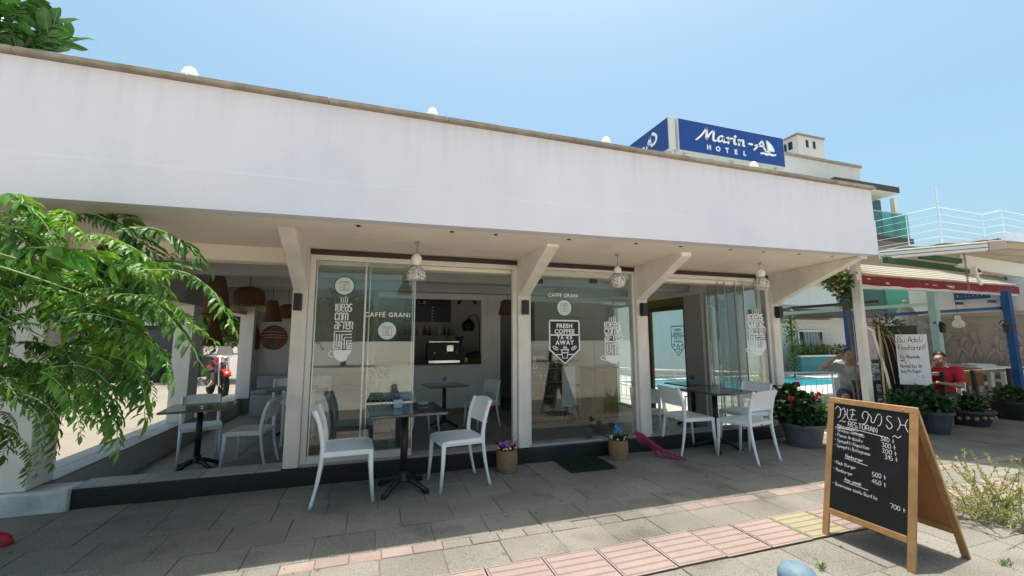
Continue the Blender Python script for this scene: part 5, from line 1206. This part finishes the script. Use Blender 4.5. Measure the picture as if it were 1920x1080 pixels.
# folded parasol
p = DP(1700, 600, 10.5); t = thing('folded_parasol', 'folded grey beige parasol standing on the terrace', 'parasol', (p.x, p.y, FL)); hh = DP(1695, 566, 10.5).z-FL
MB().tube([(0,0,0),(0,0,hh)], .025, 10).build('pole', WOODG, t); MB().lathe([(.24,-1.6),(.26,-1.2),(.22,-.8),(.15,-.42),(.19,-.36),(.14,-.2),(.05,-.03),(0,0)], 24, (0,0,hh), ripple=.16, rn=8).build('canopy', M('parasol_cloth', (.42,.40,.37), .9, .1, 6), t, smooth=True); MB().box(-.25,-.25,0,.25,.25,.08).build('base', POTG, t, bevel=.01); MB().ball((0,0,hh+.03), .04, 10).build('finial', SHELL, t)
# ---------------- fence, pots
def rustic():
    a = Vector((8.0, 4.52, 0)); b = Vector((13.2, 4.75, 0)); t = thing('timber_railing', 'weathered rustic timber railing in front of the terrace', 'railing', tuple(a)); v = b-a
    for z, w_ in ((.80,.055),(.42,.035),(.16,.03)): MB().beam((0,0,z), (v.x, v.y, z+.015), w_, w_).build('rail', WOODG, t, bevel=.006)
    for k in range(6):
        u = k/5+.02*math.sin(k*3); sl = .06*math.sin(k*2+1); MB().beam((v.x*u, v.y*u-.05, -.02), (v.x*u+sl, v.y*u-.05, .84), .055, .055).build('post', DARKW, t, bevel=.006)
rustic()
def potted(x, y, z, label, blobs, r0, r1, h, pm, lm, n, L, seed, bands=None):
    t = bush('potted_shrub', label, 'potted plant', (x, y, z), blobs, lm, n, L, L*.55, seed); pot(t, r0, r1, h, pm); soil(t, r1*.85, h*.93)
    if bands: 
        m = MB(); rg = random.Random(seed)
        for k in range(9): a = R_(180+k*20); m.ball(((r1*.93)*math.cos(a), (r1*.93)*math.sin(a), h*.55+rg.uniform(-.02,.02)), (.03,.03,.03), 8)
        m.build('painted_flowers', M('painted_gold', (.35,.26,.12), .5), t)
    return t
p = GZ(1768, 814); potted(p.x, p.y+.1, -.002, 'shrub in dark slate blue pot behind the A-board', [((0,0,.42),(.24,.22,.15)), ((-.10,0,.52),(.15,.15,.14)), ((.13,0,.40),(.15,.15,.12))], .17, .24, .33, SLATE, LEAFP, 700, .09, 81)
p = GZ(1828, 797); potted(p.x, p.y+.05, -.002, 'shrub in wide dark pot painted with gold flowers', [((0,0,.30),(.24,.22,.13)), ((.08,0,.36),(.14,.14,.12))], .22, .30, .24, M('plum_glaze', (.06,.03,.05), .3, .3, 8), LEAFP, 480, .08, 82, True)
p = GZ(1905, 786); potted(p.x, p.y+.05, -.002, 'shrub in black pot beside the railing post', [((0,0,.38),(.24,.22,.14)), ((.08,0,.44),(.14,.14,.13))], .2, .27, .32, IRON, LEAFP, 480, .08, 83)
p = GZ(1862, 790); t = thing('terracotta_pot', 'small empty terracotta pot between the dark pots', 'pot', (p.x, p.y+.2, -.002)); pot(t, .08, .11, .2, TERRA); soil(t, .09, .18)
p = DP(1690, 750, 6.2); potted(p.x, p.y, -.002, 'dark leafy shrub in front of the black board', [((0,0,.40),(.25,.2,.22)), ((.1,0,.34),(.2,.2,.2))], .15, .2, .26, SLATE, LEAFP, 420, .09, 84)
p = GZ(1725, 790); potted(p.x-.2, p.y+.1, -.002, 'tall dark shrub under the paper notice', [((0,0,.42),(.27,.25,.25)), ((.05,0,.58),(.2,.18,.2))], .17, .22, .28, IRON, LEAFP, 700, .09, 85)
t = thing('timber_bench', 'dark timber bench rail beside the white post', 'bench', (DP(1635, 735, 6.9).x, DP(1635, 735, 6.9).y, FL), -YAW-R_(10))
MB().box(-.30,-.05,.80,.42,.0,.86).build('rail', DARKW, t); 
for s in (-.26, .02, .38): MB().box(s-.025,-.05,0,s+.025,0,.80).build('leg', DARKW, t)
MB().box(-.3,-.08,.38,.42,.25,.43).build('seat', DARKW, t)
# ---------------- terrace tables and chairs
struct(MB().box(10.35, 4.86, FL, 13.19, 9.0, .05).build('terrace_platform', M('terrace_paving', (.46, .42, .37))))
TT = ((11.25, 5.45, 'white table with orange brown runner on the raised terrace'), (12.4, 6.5, 'white table beside the frieze wall under the blue window box'), (12.35, 5.35, 'white table near the dark blue pergola post'), (11.3, 6.9, 'white table on the raised terrace behind the red shirted man'))
for k, (x, y, lab) in enumerate(TT):
    t = thing('terrace_table', lab, 'table', (x, y, .05), R_(-12+9*k))
    MB().box(-.5,-.36,.71,.5,.36,.75).build('table_top', CHAIRW, t, bevel=.006)
    for sx in (-1,1):
        for sy in (-1,1): MB().box(sx*.45-.03, sy*.31-.03, 0, sx*.45+.03, sy*.31+.03, .71).build('leg', CHAIRW, t)
    if k == 0: MB().box(-.22,-.363,.42,.22,.363,.754).build('runner', M('runner_cloth', (.34,.14,.045), .9, .1, 10), t)
    for j, (dx, dy, f) in enumerate(((-.62, .05, 0), (.62, -.03, 180), (.05, .55, -90), (-.05, -.55, 90))):
        if (k, j) in ((0, 3), (2, 3)): continue
        chair(x+dx, y+dy, .05, f+r3.uniform(-14, 14), 'white plastic chair at the '+lab.replace('white table', 'table', 1), 'white terrace chairs')
    if k in (1, 3):
        t = thing('napkin_box', 'small dark napkin box on the '+lab.replace('white table', 'table', 1), 'box', (x+.1, y, .8005)); MB().box(-.07,-.05,0,.07,.05,.09).build('box', DARKW, t, bevel=.004); MB().box(-.05,-.004,.09,.05,.004,.13).build('napkin', PAPER, t)

# ================================================================== RELIEF WALL AND WHITE HOUSE
t = thing('relief_wall', 'tan wall with carved plaster frieze of swirling figures', 'wall', (13.2, 5.0, FL))
MB().box(0,-4.2,0,.19,2.3,.80).build('base', STONEB, t); MB().box(.0,-4.2,.801,.19,2.3,2.10).build('panel_back', RELIEF, t)
MB().box(-.08,-4.2,.74,.0,2.3,.80).build('ledge', RELIEF, t, bevel=.01); MB().box(-.08,-4.2,2.03,.0,2.3,2.12).build('cornice', RELIEF, t, bevel=.01)
rg = random.Random(8); m = MB()
def fig(y, z0, h, rg):
    lean = rg.uniform(-.15, .15); hip = Vector((0, y, z0+h*.5)); ch = Vector((0, y+lean*h, z0+h*.78)); hd = Vector((0, y+lean*h*1.3, z0+h*.93)); s = h*.042
    m.tube([hip, hip.lerp(ch, .5), ch], [s*1.5, s*1.3, s*1.8], 8); m.ball(hd, s*1.25, 10)
    for k in (-1, 1):
        kn = hip+Vector((0, k*rg.uniform(.02,.2)*h, -h*.25)); ft = kn+Vector((0, rg.uniform(-.12,.12)*h, -h*.24)); m.tube([hip, kn, ft], [s*1.1, s*.9, s*.6], 7)
        el = ch+Vector((0, k*rg.uniform(.10,.2)*h, rg.uniform(-.2,.1)*h)); wr_ = el+Vector((0, k*rg.uniform(-.05,.2)*h, rg.uniform(-.15,.2)*h)); m.tube([ch, el, wr_], [s*.8, s*.65, s*.45], 7)
    c = [hip+Vector((0, rg.uniform(-.2,.2)*h, -h*.1*q)) for q in range(4)]; m.tube(crv(c, 4), s*.5, 6)
y = -3.9
while y < 2.1: fig(y, .86+rg.uniform(0,.05), rg.uniform(.85,1.1), rg); y += rg.uniform(.20,.34)
for k in range(26):
    c = Vector((0, rg.uniform(-4,2.1), rg.uniform(.95,1.9))); m.tube([c+Vector((0, math.cos(a)*(.03+.012*a), math.sin(a)*(.03+.012*a))) for a in [.5*i for i in range(14)]], .012, 6)
m.v = [(-.002+min(0, x*.32)-.008*(x < 0), min(2.25, max(-4.15, yy)), zz) for x, yy, zz in m.v]
stuff(m.build('frieze', RELIEF, t, smooth=True))
t = thing('white_house', 'low white house with roof terrace behind the frieze wall', 'building', (13.45, 4, FL))
MB().box(0,-6,0,9,3.2,3.35).build('wall', HOTEL, t); MB().box(-.02,-6.02,3.351,9.02,3.22,3.55).build('roof', M('house_cap', (.60,.60,.64), .8), t)
MB().box(3.0,-6,3.551,9,4.9,4.4).build('roof', M('house_cap', (.6,.6,.64)), t)
a = AX(1797, 556, 13.4); b = AX(1866, 562, 13.4)
w_ = bpy.data.objects.new('window', None); C.objects.link(w_); w_.parent = t; w_.location = (-.02, (a.y+b.y)/2-4, a.z-FL)
hw = abs(a.y-b.y)/2
MB().box(-.02,-hw*.8,.02,.018,hw*.8,.9).build('pane', GLASSD, w_); MB().box(-.03,-hw*.8-.06,.02,-.021+.03,-hw*.8,.95).box(-.03,hw*.8,.02,.009,hw*.8+.06,.95).build('frame', BLUEP, w_)
MB().box(-.22,-hw,-.10,-.19,hw,-.04).box(-.22,-hw,.02,-.19,hw,.07).build('flower_box_rail', BLUEP, w_)
for k in range(9): y = -hw+.03+(2*hw-.06)*k/8; MB().box(-.218,y-.02,-.04,-.192,y+.02,.02).build('flower_box_slat', BLUEP, w_)
for s in (-1, 1): MB().box(-.2,s*hw*.9-.03,-.2,.0,s*hw*.9+.03,-.14).build('bracket', BLUEP, w_)
t = thing('roof_railing', 'thin white wire railing round the roof terrace with tall pole', 'railing', (17, 7, 4.25)); o0 = Vector((17, 7, 4.25))
rp = [GZ(x, y, 5.6)-o0 for x, y in ((1640,415),(1698,402),(1758,388),(1841,402),(1877,394.6),(1925,404))]
for i in range(len(rp)-1):
    for j in range(5): z = -.24*j; MB().tube([rp[i]+Vector((0,0,z)), rp[i+1]+Vector((0,0,z))], .008 if j == 0 else .005, 5).build('rail', STEEL, t)
for i, q in enumerate(rp): MB().tube([Vector((q.x,q.y,.0)), q+Vector((0,0,.02 if i != 2 else .75))], .024 if i == 2 else .016, 8).build('post', STEEL, t)
# lanterns
for px, py, d, lab in ((1765,612,7.85,'black wall lantern on the pale blue pergola post'), (1888,612,7.8,'black wall lantern on the dark blue pergola post')):
    q = DP(px, py, d); t = thing('lantern', lab, 'lamp', tuple(q)); MB().lathe([(.0,-.12),(.05,-.11),(.06,.0),(.075,.02),(.03,.07),(0,.09)], 8).build('lamp_body', IRON, t); MB().tube([(0,0,.08),(-.05,.03,.12),(-.10,.06,.05)], .01, 6).build('arm', IRON, t)
for k, (px, py, d) in enumerate(((1797, 606, 8.6), (1663, 603, 8.8))):
    q = DP(px, py, d); t = thing('gourd_pendant', ['white gourd pendant lamp hanging before the frieze wall', 'white gourd pendant lamp hanging beside the folded parasol'][k], 'lamp', tuple(q)); MB().lathe([(.03,-.10),(.085,-.07),(.10,0),(.06,.06),(.04,.08),(.055,.12),(.03,.16),(0,.17)], 16).build('shade', SHELL, t, smooth=True); MB().tube([(0,0,.16),(0,0,3.0-q.z-.0)], .004, 5).build('cord', IRON, t)

# ================================================================== HOTEL
HY = 14.3
ht = thing('hotel_building', 'tall white hotel block with teal glass balconies beyond the pool', 'building', (10.5, HY, FL)); h0 = Vector((10.5, HY, FL))
def hb(name, x0, y0, z0, x1, y1, z1, mat, parent=None, **k): return MB().box(x0-h0.x, y0-h0.y, z0-h0.z, x1-h0.x, y1-h0.y, z1-h0.z).build(name, mat, parent or ht, **k)
hb('wall', 10.5, HY, FL, 24.2, 22, 8.45, HOTEL)
xa = AY(1470, 300, 15).x; zt_ = AY(1545, 304, 15).z; xb = AY(1612, 320, 15).x
hb('wall', xa-3, 15, 8.451, xb, 22, zt_, HOTEL); hb('coping', xa-3.1, 14.92, zt_+.001, xb+.08, 22.05, zt_+.14, COPING)
ca, cb = AY(1478, 262, 15.6), AY(1543, 258, 15.6); cz1 = AY(1520, 258, 15.6).z; x0c = AY(1496, 270, 15.6).x
ch = hb('chimney', x0c, 15.6, zt_+.141, cb.x, 17.0, cz1, HOTEL); hb('chimney_cap', x0c-.06, 15.54, cz1+.001, cb.x+.06, 17.06, cz1+.10, COPING, ch)
for s in (.35, .62): xx = x0c+(cb.x-x0c)*s; hb('vent', xx-.09, 15.58, cz1-.62, xx+.09, 15.598, cz1-.2, BLACK, ch)
for s in (.3, .55): yy = 15.6+1.4*s; hb('vent', x0c-.018, yy-.12, cz1-.66, x0c-.002, yy+.12, cz1-.22, BLACK, ch)
# top balcony at the right end
ra_ = AY(1566, 333, 13.7); rb_ = AY(1686, 352, 13.7); hb('roof_slab', ra_.x, 13.7, rb_.z-.28, rb_.x, 17, rb_.z+.02, DARKW); hb('roof_soffit', ra_.x+.05, 13.75, rb_.z-.33, rb_.x-.05, 16.9, rb_.z-.281, HOTEL)
ba = AY(1618, 392, 14.0); bb = AY(1701, 404, 14.0); zb_ = AY(1660, 443, 14.0).z
hb('wall', 24.2, 15.6, FL, bb.x-.3, 22, rb_.z-.331, M('hotel_cream', (.62,.57,.44), .85, .05))
hb('balcony_slab', 22.5, 13.9, zb_-.28, bb.x+.12, 15.6, zb_-.02, DARKW)
zg = bb.z
for x0_, x1_ in ((22.6, (22.6+bb.x)/2-.01), ((22.6+bb.x)/2+.01, bb.x)): hb('balcony_glass', x0_, 13.98, zb_, x1_, 14.0, zg, G_TEAL); hb('balcony_glass', x0_, 14.003, zb_, x1_, 14.009, zg-.02, G_TEAL)
hb('balcony_glass', bb.x-.02, 14.01, zb_, bb.x, 15.59, zg, G_TEAL); hb('balcony_rail', 22.6, 13.96, zg+.001, bb.x+.02, 14.02, zg+.05, ALU)
hb('column', bb.x-.55, 14.2, zb_, bb.x-.35, 14.4, rb_.z-.331, WBEAM)
d0 = AY(1622, 372, 15.59); d1 = AY(1652, 400, 15.59); dr = hb('balcony_door', d0.x, 15.55, zb_, d1.x, 15.598, d0.z, GLASSD); hb('curtain', d0.x+.05, 15.53, zb_, d0.x+.4, 15.549, d0.z-.05, CURT, dr)
for px in (1640, 1672):
    q = AY(px, 425, 14.7); tt = thing('balcony_chair', 'metal tube chair behind the teal balcony glass', 'chair', (q.x, 14.7, zb_-.02), R_(200), 'chairs on the hotel balcony'); MB().box(-.22,-.22,.42,.22,.22,.45).build('seat', ALU, tt)
    for s in (-1,1): MB().tube(crv([(s*.22,.22,0),(s*.22,.22,.44),(s*.22,-.1,.62),(s*.22,-.25,.5),(s*.22,-.22,0)], 4), .015, 6).build('frame', ALU, tt)
    MB().tube(crv([(-.22,-.24,.5),(-.2,-.28,.85),(.2,-.28,.85),(.22,-.24,.5)], 4), .015, 6).build('backrest', ALU, tt)
# lower balcony with green glass
la, lb_ = AY(1614, 536, 13.3), AY(1716, 585, 13.3)
hb('balcony_glass', la.x, 13.3, lb_.z, lb_.x, 13.32, la.z, G_TEAL); hb('balcony_glass', la.x, 13.326, lb_.z, lb_.x, 13.332, la.z-.02, G_TEAL); hb('balcony_slab', AY(1440, 580, 13.3).x, 13.2, lb_.z-.30, lb_.x+.05, HY, lb_.z-.01, DARKW)
hb('balcony_rail', la.x, 13.29, la.z+.001, lb_.x, 13.34, la.z+.04, DARKW)
hb('window', la.x+.4, HY-.02, lb_.z+.1, lb_.x-.3, HY-.001, la.z+.8, GLASSD)
wa, wb = AY(1462, 540, 13.0), AY(1566, 574, 13.0); hb('balcony_wall', wa.x, 12.9, wb.z, wb.x, 13.15, wa.z+.3, HOTEL, bevel=.02); hb('cornice', AY(1470, 600, 14.1).x, 14.1, AY(1470, 606, 14.1).z, AY(1566, 600, 14.1).x, HY, AY(1500, 599, 14.1).z, HOTEL)
qa, qb = AY(1496, 622, HY), AY(1546, 686, HY); wn = hb('window', qa.x, HY-.03, qb.z, qb.x, HY-.001, qa.z, GLASSD)
hb('frame', qa.x-.08, HY-.06, qa.z, qb.x+.08, HY-.032, qa.z+.08, ALU, wn); hb('frame', qa.x-.08, HY-.06, qb.z, qa.x, HY-.032, qa.z, ALU, wn)
n = 12; m = MB(); grid(m, lambda u, v: (qa.x+.25+(qb.x-qa.x-.45)*u-h0.x, -.045-.02*math.cos(u*36), qb.z+(qa.z-qb.z)*v-h0.z), 48, 2); m.build('curtain', CURT, wn, smooth=True)
hb('pier', AY(1600, 600, HY).x, HY-.4, FL, AY(1650, 600, HY).x, HY-.002, 3.4, M('mauve_stone', (.26,.20,.19), .8, .2, 3))
q = GZ(1540, 716, FL); t = thing('teal_planter', 'teal rendered planter with shrubs along the hotel wall', 'planter', (AY(1545, 700, 13.6).x, 13.62, FL)); MB().box(-1.6,-.25,0,1.7,.25,.75).build('trough', TEALP, t, bevel=.01); MB().box(-1.62,-.27,.751,1.72,.27,.82).build('rim', HOTEL, t); rg = random.Random(3); m = MB()
for k in range(7): blob_leaves(m, (-1.4+k*.48, 0, 1.0), (.34,.24,.28), 200, .11, .05, rg, sd=k)
m.build('shrubs', LEAFB, t)
p = AY(1486, 650, 12.2); t = thing('climbing_vine', 'leafy climber with pale flowers on a trellis pole past the corner post', 'climber', (p.x, 12.2, FL)); m = MB()
for k in range(12): blob_leaves(m, (rg.gauss(0,.12), 0, .4+k*.19), (.22,.2,.16), 46, .10, .06, rg, sd=k)
m.build('foliage', LEAFB, t); MB().tube([(0,0,0),(0,0,2.6)], .03, 6).build('pole', IRON, t)
p = AY(1415, 680, 8.2); t = thing('spiky_plant', 'spiky leaved plant in a dark pot by the pool railing', 'potted plant', (p.x, 8.0, FL)); pot(t, .16, .2, .35, SLATE); soil(t, .17, .32); m = MB()
for k in range(60):
    a = rg.uniform(0,6.28); e = rg.uniform(.2,1.4); m.leaf((0,0,.36), (math.cos(a)*math.cos(e), math.sin(a)*math.cos(e), math.sin(e)), (math.cos(a+1.5),math.sin(a+1.5),.2), rg.uniform(.35,.6), .03)
m.build('foliage', LEAFL, t)

# ---------------- rooftop signs
sx0, sx1, sz0, sz1 = 11.30, 17.0, 8.86, 10.23
sg = thing('rooftop_sign', 'blue box sign lettered Marin-A HOTEL facing the street', 'sign', (sx0, 13.0, 8.45)); dz = 8.45
W_ = sx1-sx0; zA, zB = sz0-dz, sz1-dz
MB().box(0,0,zA,W_,.3,zB).build('sign_box', HOTEL, sg, bevel=.01); MB().box(.04,-.012,zA+.03,W_-.04,-.001,zB-.03).build('sign_face', CYANB, sg)
for x in (.4, W_/2, W_-.4): MB().box(x-.05,.1,0,x+.05,.2,zA-.001).build('support', ALU, sg)
K = .25; KY = .155; nib = (R_(20), .55)
def solid(m, name):
    e = MB(); e.v = [(x, y, .03) for x, y, z in m.v]; e.f = m.f[:]; e.m = m.m[:]; e.add([(x, y, 0) for x, y, z in m.v], m.f)
    return e.build(name, DECAL, sg, loc=(.86, -.014, zA+.56), rot=ROTF)
for strokes in (([(0,0),(.8,1.0),(1.7,2.6),(2.15,3.6)], [(2.15,3.6),(2.2,2.4),(2.05,1.2),(2.15,.7)], [(2.15,.7),(2.7,2.0),(3.4,3.1),(3.7,3.2)], [(3.7,3.2),(3.55,1.8),(3.5,.9),(3.8,.55),(4.2,.75)]),
    ([(5.7,1.9),(5.2,2.25),(4.7,1.7),(4.5,1.0),(4.8,.6),(5.3,1.0),(5.75,1.9)], [(5.75,1.9),(5.6,1.0),(5.8,.6),(6.2,.8)]),
    ([(6.4,2.0),(6.7,2.1),(6.75,1.3),(6.6,.55)], [(6.75,1.3),(7.1,2.0),(7.5,2.1)]), ([(8.0,2.1),(7.9,1.2),(8.0,.7),(8.3,.7)], [(8.1,2.95),(8.3,2.75)]),
    ([(8.8,2.0),(9.0,2.1),(8.95,1.2),(8.85,.55)], [(8.95,1.2),(9.4,2.0),(9.8,2.1),(9.9,1.5),(9.8,.8),(10.1,.6)]), ([(11.1,1.5),(11.9,1.5)],),
    ([(12.2,.0),(12.9,1.0),(13.7,2.3),(14.2,3.1)], [(14.2,3.1),(14.4,1.8),(14.5,.9),(14.8,.6)], [(12.5,1.35),(13.4,1.5),(14.4,1.45)])):
    m = MB()
    for s_ in strokes: rib2(m, crv([(a*K, b*KY) for a, b in s_], 6), .10 if s_[0][0] < 11 else .075, nib if s_[0][0] < 11 else None)
    solid(m, 'letter')
m = MB(); m.add([(a*K, b*KY, 0) for a, b in ((15.25,.45),(15.2,1.8),(15.1,3.5),(15.8,2.9),(16.35,2.1),(16.75,1.1),(16.8,.45))], [(6,5,4,3,2,1,0)]); solid(m, 'sail_emblem')
m = MB(); rib2(m, crv([(a*K, b*KY) for a, b in ((14.7,.1),(15.2,.1),(15.8,.12))], 3), .05); solid(m, 'hull_emblem')
m = MB(); m.add([(a*K, b*KY, 0) for a, b in ((13.5,-.5),(14.1,-.3),(14.8,-.4),(15.7,-.25),(16.5,-.4),(17.2,-.2),(17.1,-.65),(16.3,-1.0),(15.7,-.75),(15.0,-1.1),(14.4,-.75),(13.8,-.95))], [tuple(range(11,-1,-1))]); solid(m, 'wave_emblem')
for k, ch_ in enumerate('HOTEL'): lettering(ch_, DECAL, sg, (1.48+k*.47, -.03, zA+.22), ROTF, .29, name='letter', off=.008, ext=.012)
s2 = thing('rooftop_sign', 'blue box sign seen edge on round the roof corner', 'sign', (10.85, 13.0, 8.45))
MB().box(0,0,zA,.32,3.9,zB-.02).build('sign_box', HOTEL, s2, bevel=.01); MB().box(-.012,.04,zA+.03,-.001,3.86,zB-.05).build('sign_face', CYANB, s2)
K = .165; m = MB(); rib2(m, [(a*K, b*K) for a, b in ((0,0),(1.2,1.6),(2.0,3.1))], .1); rib2(m, [(a*K, b*K) for a, b in ((2.0,3.1),(2.3,1.2),(2.6,.5))], .11); rib2(m, [(.5*K,1.3*K),(2.2*K,1.4*K)], .08); rib2(m, [(-1.2*K,1.4*K),(-.4*K,1.4*K)], .09)
rib2(m, crv([(a*K, b*K) for a, b in ((3.0,.6),(4.2,1.0),(4.6,2.2),(3.6,3.3),(3.0,3.5))], 5), .12)
for k in range(4): rib2(m, crv([((-7+1.3*k)*K, .6*K), ((-6.7+1.3*k)*K, 2.1*K), ((-6.2+1.3*k)*K, .7*K)], 4), .09)
m.build('lettering', DECAL, s2, loc=(-.014, 1.5, zA+.5), rot=(math.pi/2, 0, -math.pi/2))
MB().box(.05,.2,0,.25,.4,zA-.001).box(.05,3.4,0,.25,3.6,zA-.001).build('support', ALU, s2)

# ================================================================== PEOPLE ON THE TERRACE
def chain(mb, pts, rs):
    for i in range(len(pts)-1):
        a, b = Vector(pts[i]), Vector(pts[i+1]); n = max(2, int((b-a).length/.05))
        mb.tube([a.lerp(b, k/n) for k in range(n+1)], [rs[i]+(rs[i+1]-rs[i])*k/n for k in range(n+1)], 12)
    for p, r in zip(pts, rs): mb.ball(p, r, 12)
def remeshed(mb, name, mat, parent, vox, smooth=6):
    o = mb.build(name, mat, parent, smooth=True); r = o.modifiers.new('remesh', 'REMESH'); r.mode = 'VOXEL'; r.voxel_size = vox; r.use_smooth_shade = True
    s = o.modifiers.new('smooth', 'SMOOTH'); s.factor = .5; s.iterations = smooth; return o
def hand(mb, w_, d, palm, curl=.5):
    d = Vector(d).normalized(); palm = Vector(palm).normalized(); x = d.cross(palm).normalized(); w_ = Vector(w_); c = w_+d*.05
    for k in range(4): mb.ball(w_+d*(.03+.02*k), .024+.004*min(k,2), 8); 
    for f, l in zip((-1.5,-.5,.5,1.5), (.068,.078,.074,.058)):
        b0 = w_+d*.085+x*(f*.019); b1 = b0+(d*(1-curl*.4)+palm*curl*.6)*l*.55; b2 = b1+(d*(1-curl)+palm*curl)*l*.55; chain(mb, [c+x*(f*.016), b0, b1, b2], [.013,.0115,.010,.0085])
    b0 = w_+d*.03-x*.028; b1 = b0+(d*.6-x*.7+palm*.4)*.04; b2 = b1+(d*.9-x*.2+palm*.4)*.035; chain(mb, [b0, b1, b2], [.014,.012,.010])
def person(label, loc, face, J, shirt, pants, pattern=None, headturn=0., headtilt=0., hairlen=0.):
    t = thing('person', label, 'person', loc, R_(face-90)); b = MB(); V = Vector
    sp_ = [J['pelvis'], J['waist'], J['chest'], J['neck']]
    chain(b, sp_, [.13,.125,.135,.055]); hd = V(J['head']); chain(b, [J['neck'], tuple(hd-V((0,0,.06)))], [.055,.052])
    q = Matrix.Rotation(headturn, 3, 'Z') @ Matrix.Rotation(headtilt, 3, 'X')
    def hp(x, y, z): return hd+q @ V((x, y, z))
    b.ball(hd, (.078,.095,.115), 16); b.ball(hp(0,.035,-.07), (.055,.055,.05), 12)
    chain(b, [hp(0,.085,.015), hp(0,.112,-.022)], [.012,.018]); b.ball(hp(0,.085,-.065), (.028,.018,.012), 8); chain(b, [hp(-.04,.083,.03), hp(.04,.083,.03)], [.012,.012])
    for s in (-1,1): b.ball(hp(s*.082,-.005,-.01), (.014,.022,.034), 8)
    for s, n in ((-1,'r'), (1,'l')):
        sh = J['sh_'+n]; chain(b, [J['chest'], sh], [.10,.068]); chain(b, [sh, J['el_'+n], J['wr_'+n]], [.06,.042,.028]); w2 = V(J['wr_'+n]); hand(b, w2, J.get('hd_'+n, tuple(w2-V(J['el_'+n]))), J.get('pl_'+n, (0,0,-1)))
        hp_ = V(J['pelvis'])+V((s*.10,0,-.01)); chain(b, [hp_, J['kn_'+n], J['an_'+n]], [.095,.062,.042]); an = V(J['an_'+n]); chain(b, [an, an+V((0,.05,-.045)), an+V((0,.16,-.055))], [.042,.038,.03])
    remeshed(b, 'body', SKIN, t, .010, 3)
    c = MB(); chain(c, sp_[:3], [.150,.150,.158]); chain(c, [J['chest'], tuple(V(J['chest']).lerp(V(J['neck']),.55))], [.15,.085])
    for n in 'rl': sh = V(J['sh_'+n]); el = V(J['el_'+n]); chain(c, [J['chest'], tuple(sh)], [.125,.086]); chain(c, [tuple(sh), tuple(sh.lerp(el,.62))], [.086,.070])
    remeshed(c, 'shirt', shirt, t, .014, 4)
    c = MB()
    for s, n in ((-1,'r'), (1,'l')): hp_ = V(J['pelvis'])+V((s*.10,0,-.01)); kn = V(J['kn_'+n]); chain(c, [tuple(hp_), tuple(hp_.lerp(kn,.85))], [.125,.088])
    chain(c, [J['pelvis'], tuple(V(J['pelvis'])+V((0,0,.05)))], [.148,.146]); remeshed(c, 'shorts', pants, t, .014, 4)
    h = MB(); h.ball(hp(0,-.018,.028), (.084,.092,.100), 18); h.ball(hp(0,-.05,-.02), (.07,.06,.08+hairlen), 14)
    remeshed(h, 'hair', HAIR, t, .009, 2)
    e = MB()
    for s in (-1,1): e.ball(hp(s*.031,.086,.006), (.013,.007,.007), 8)
    e.build('eyes', BLACK, t, smooth=True); e = MB(); e.ball(hp(0,.099,-.066), (.024,.006,.004), 8); e.build('mouth', M('lip', (.25,.09,.07), .5), t, smooth=True)
    for s in (-1, 1):
        an = V(J['an_'+'rl'[(s+1)//2]]); e = MB(); chain(e, [tuple(an+V((0,-.03,-.05))), tuple(an+V((0,.08,-.052))), tuple(an+V((0,.18,-.056)))], [.047,.046,.04]); e.v = [(x, y, max(.001, z)) for x, y, z in e.v]; e.build('shoe', IRON, t, smooth=True)
    return t
STRIPE = M('striped_grey', (.30,.30,.29), .85, .45, 5, streak=.1); PATT = M('patterned_cotton', (.50,.52,.52), .85, .3, 40, hue=(.03,.035,.04))
base = dict(pelvis=(0,-.02,.54), waist=(0,-.03,.70), chest=(0,-.01,.93), neck=(0,.02,1.09), head=(0,.05,1.24), sh_r=(-.19,0,1.0), sh_l=(.19,0,1.0), el_r=(-.26,.05,.74), el_l=(.26,.05,.74), wr_r=(-.20,.26,.70), wr_l=(.20,.26,.70), kn_r=(-.14,.42,.54), kn_l=(.14,.42,.54), an_r=(-.14,.44,.10), an_l=(.14,.44,.10))
q = DP(1592, 690, 7.6); f1 = math.degrees(math.atan2(-q.y, -q.x))
J = dict(base); J.update(sh_l=(.2,.02,1.02), el_l=(.42,.16,1.0), wr_l=(.22,.26,1.20), hd_l=(-.7,-.35,.35), pl_l=(-.4,-.8,0), kn_r=(-.2,.42,.54), an_r=(-.2,.40,.10))
person('seated man in striped grey T-shirt with one hand raised to his face', (q.x, q.y, FL), f1+8, J, STRIPE, NAVY, headturn=.3)
chair(q.x+.04, q.y+.03, FL, f1+8, 'white plastic chair under the man in the striped T-shirt', 'chairs with people on them')
q = DP(1648, 690, 7.9); f2 = math.degrees(math.atan2(-q.y, -q.x))
J = dict(base); J.update(chest=(0,.08,.90), neck=(0,.15,1.04), head=(0,.20,1.18), sh_r=(-.2,.09,.98), sh_l=(.2,.09,.98), el_r=(-.28,.22,.74), el_l=(.28,.22,.74), wr_r=(-.12,.40,.74), wr_l=(.12,.40,.74))
person('person in black and white patterned shirt seated beside the black board', (q.x, q.y, FL), f2+150, J, PATT, NAVY, hairlen=.03)
chair(q.x, q.y, FL, f2+150, 'white plastic chair under the person in the patterned shirt', 'chairs with people on them')
q = DP(1764, 690, 7.2); f3 = math.degrees(math.atan2(-q.y, -q.x))
J = dict(base); J.update(head=(-.03,.12,1.20), neck=(0,.06,1.07), chest=(0,.03,.92), sh_l=(.19,.04,1.0), el_l=(.16,.32,.92), wr_l=(.02,.24,1.12), hd_l=(-.35,-.1,.9), pl_l=(-.2,-1,.1), el_r=(-.25,.12,.76), wr_r=(-.08,.32,.80))
person('seated man in red T-shirt resting his face on his hand', (q.x, q.y, FL), f3-14, J, RED, M('khaki_cotton', (.08,.07,.05), .85), headturn=.45, headtilt=-.25)
chair(q.x+.03, q.y+.02, FL, f3-14, 'white plastic chair under the man in red', 'chairs with people on them')
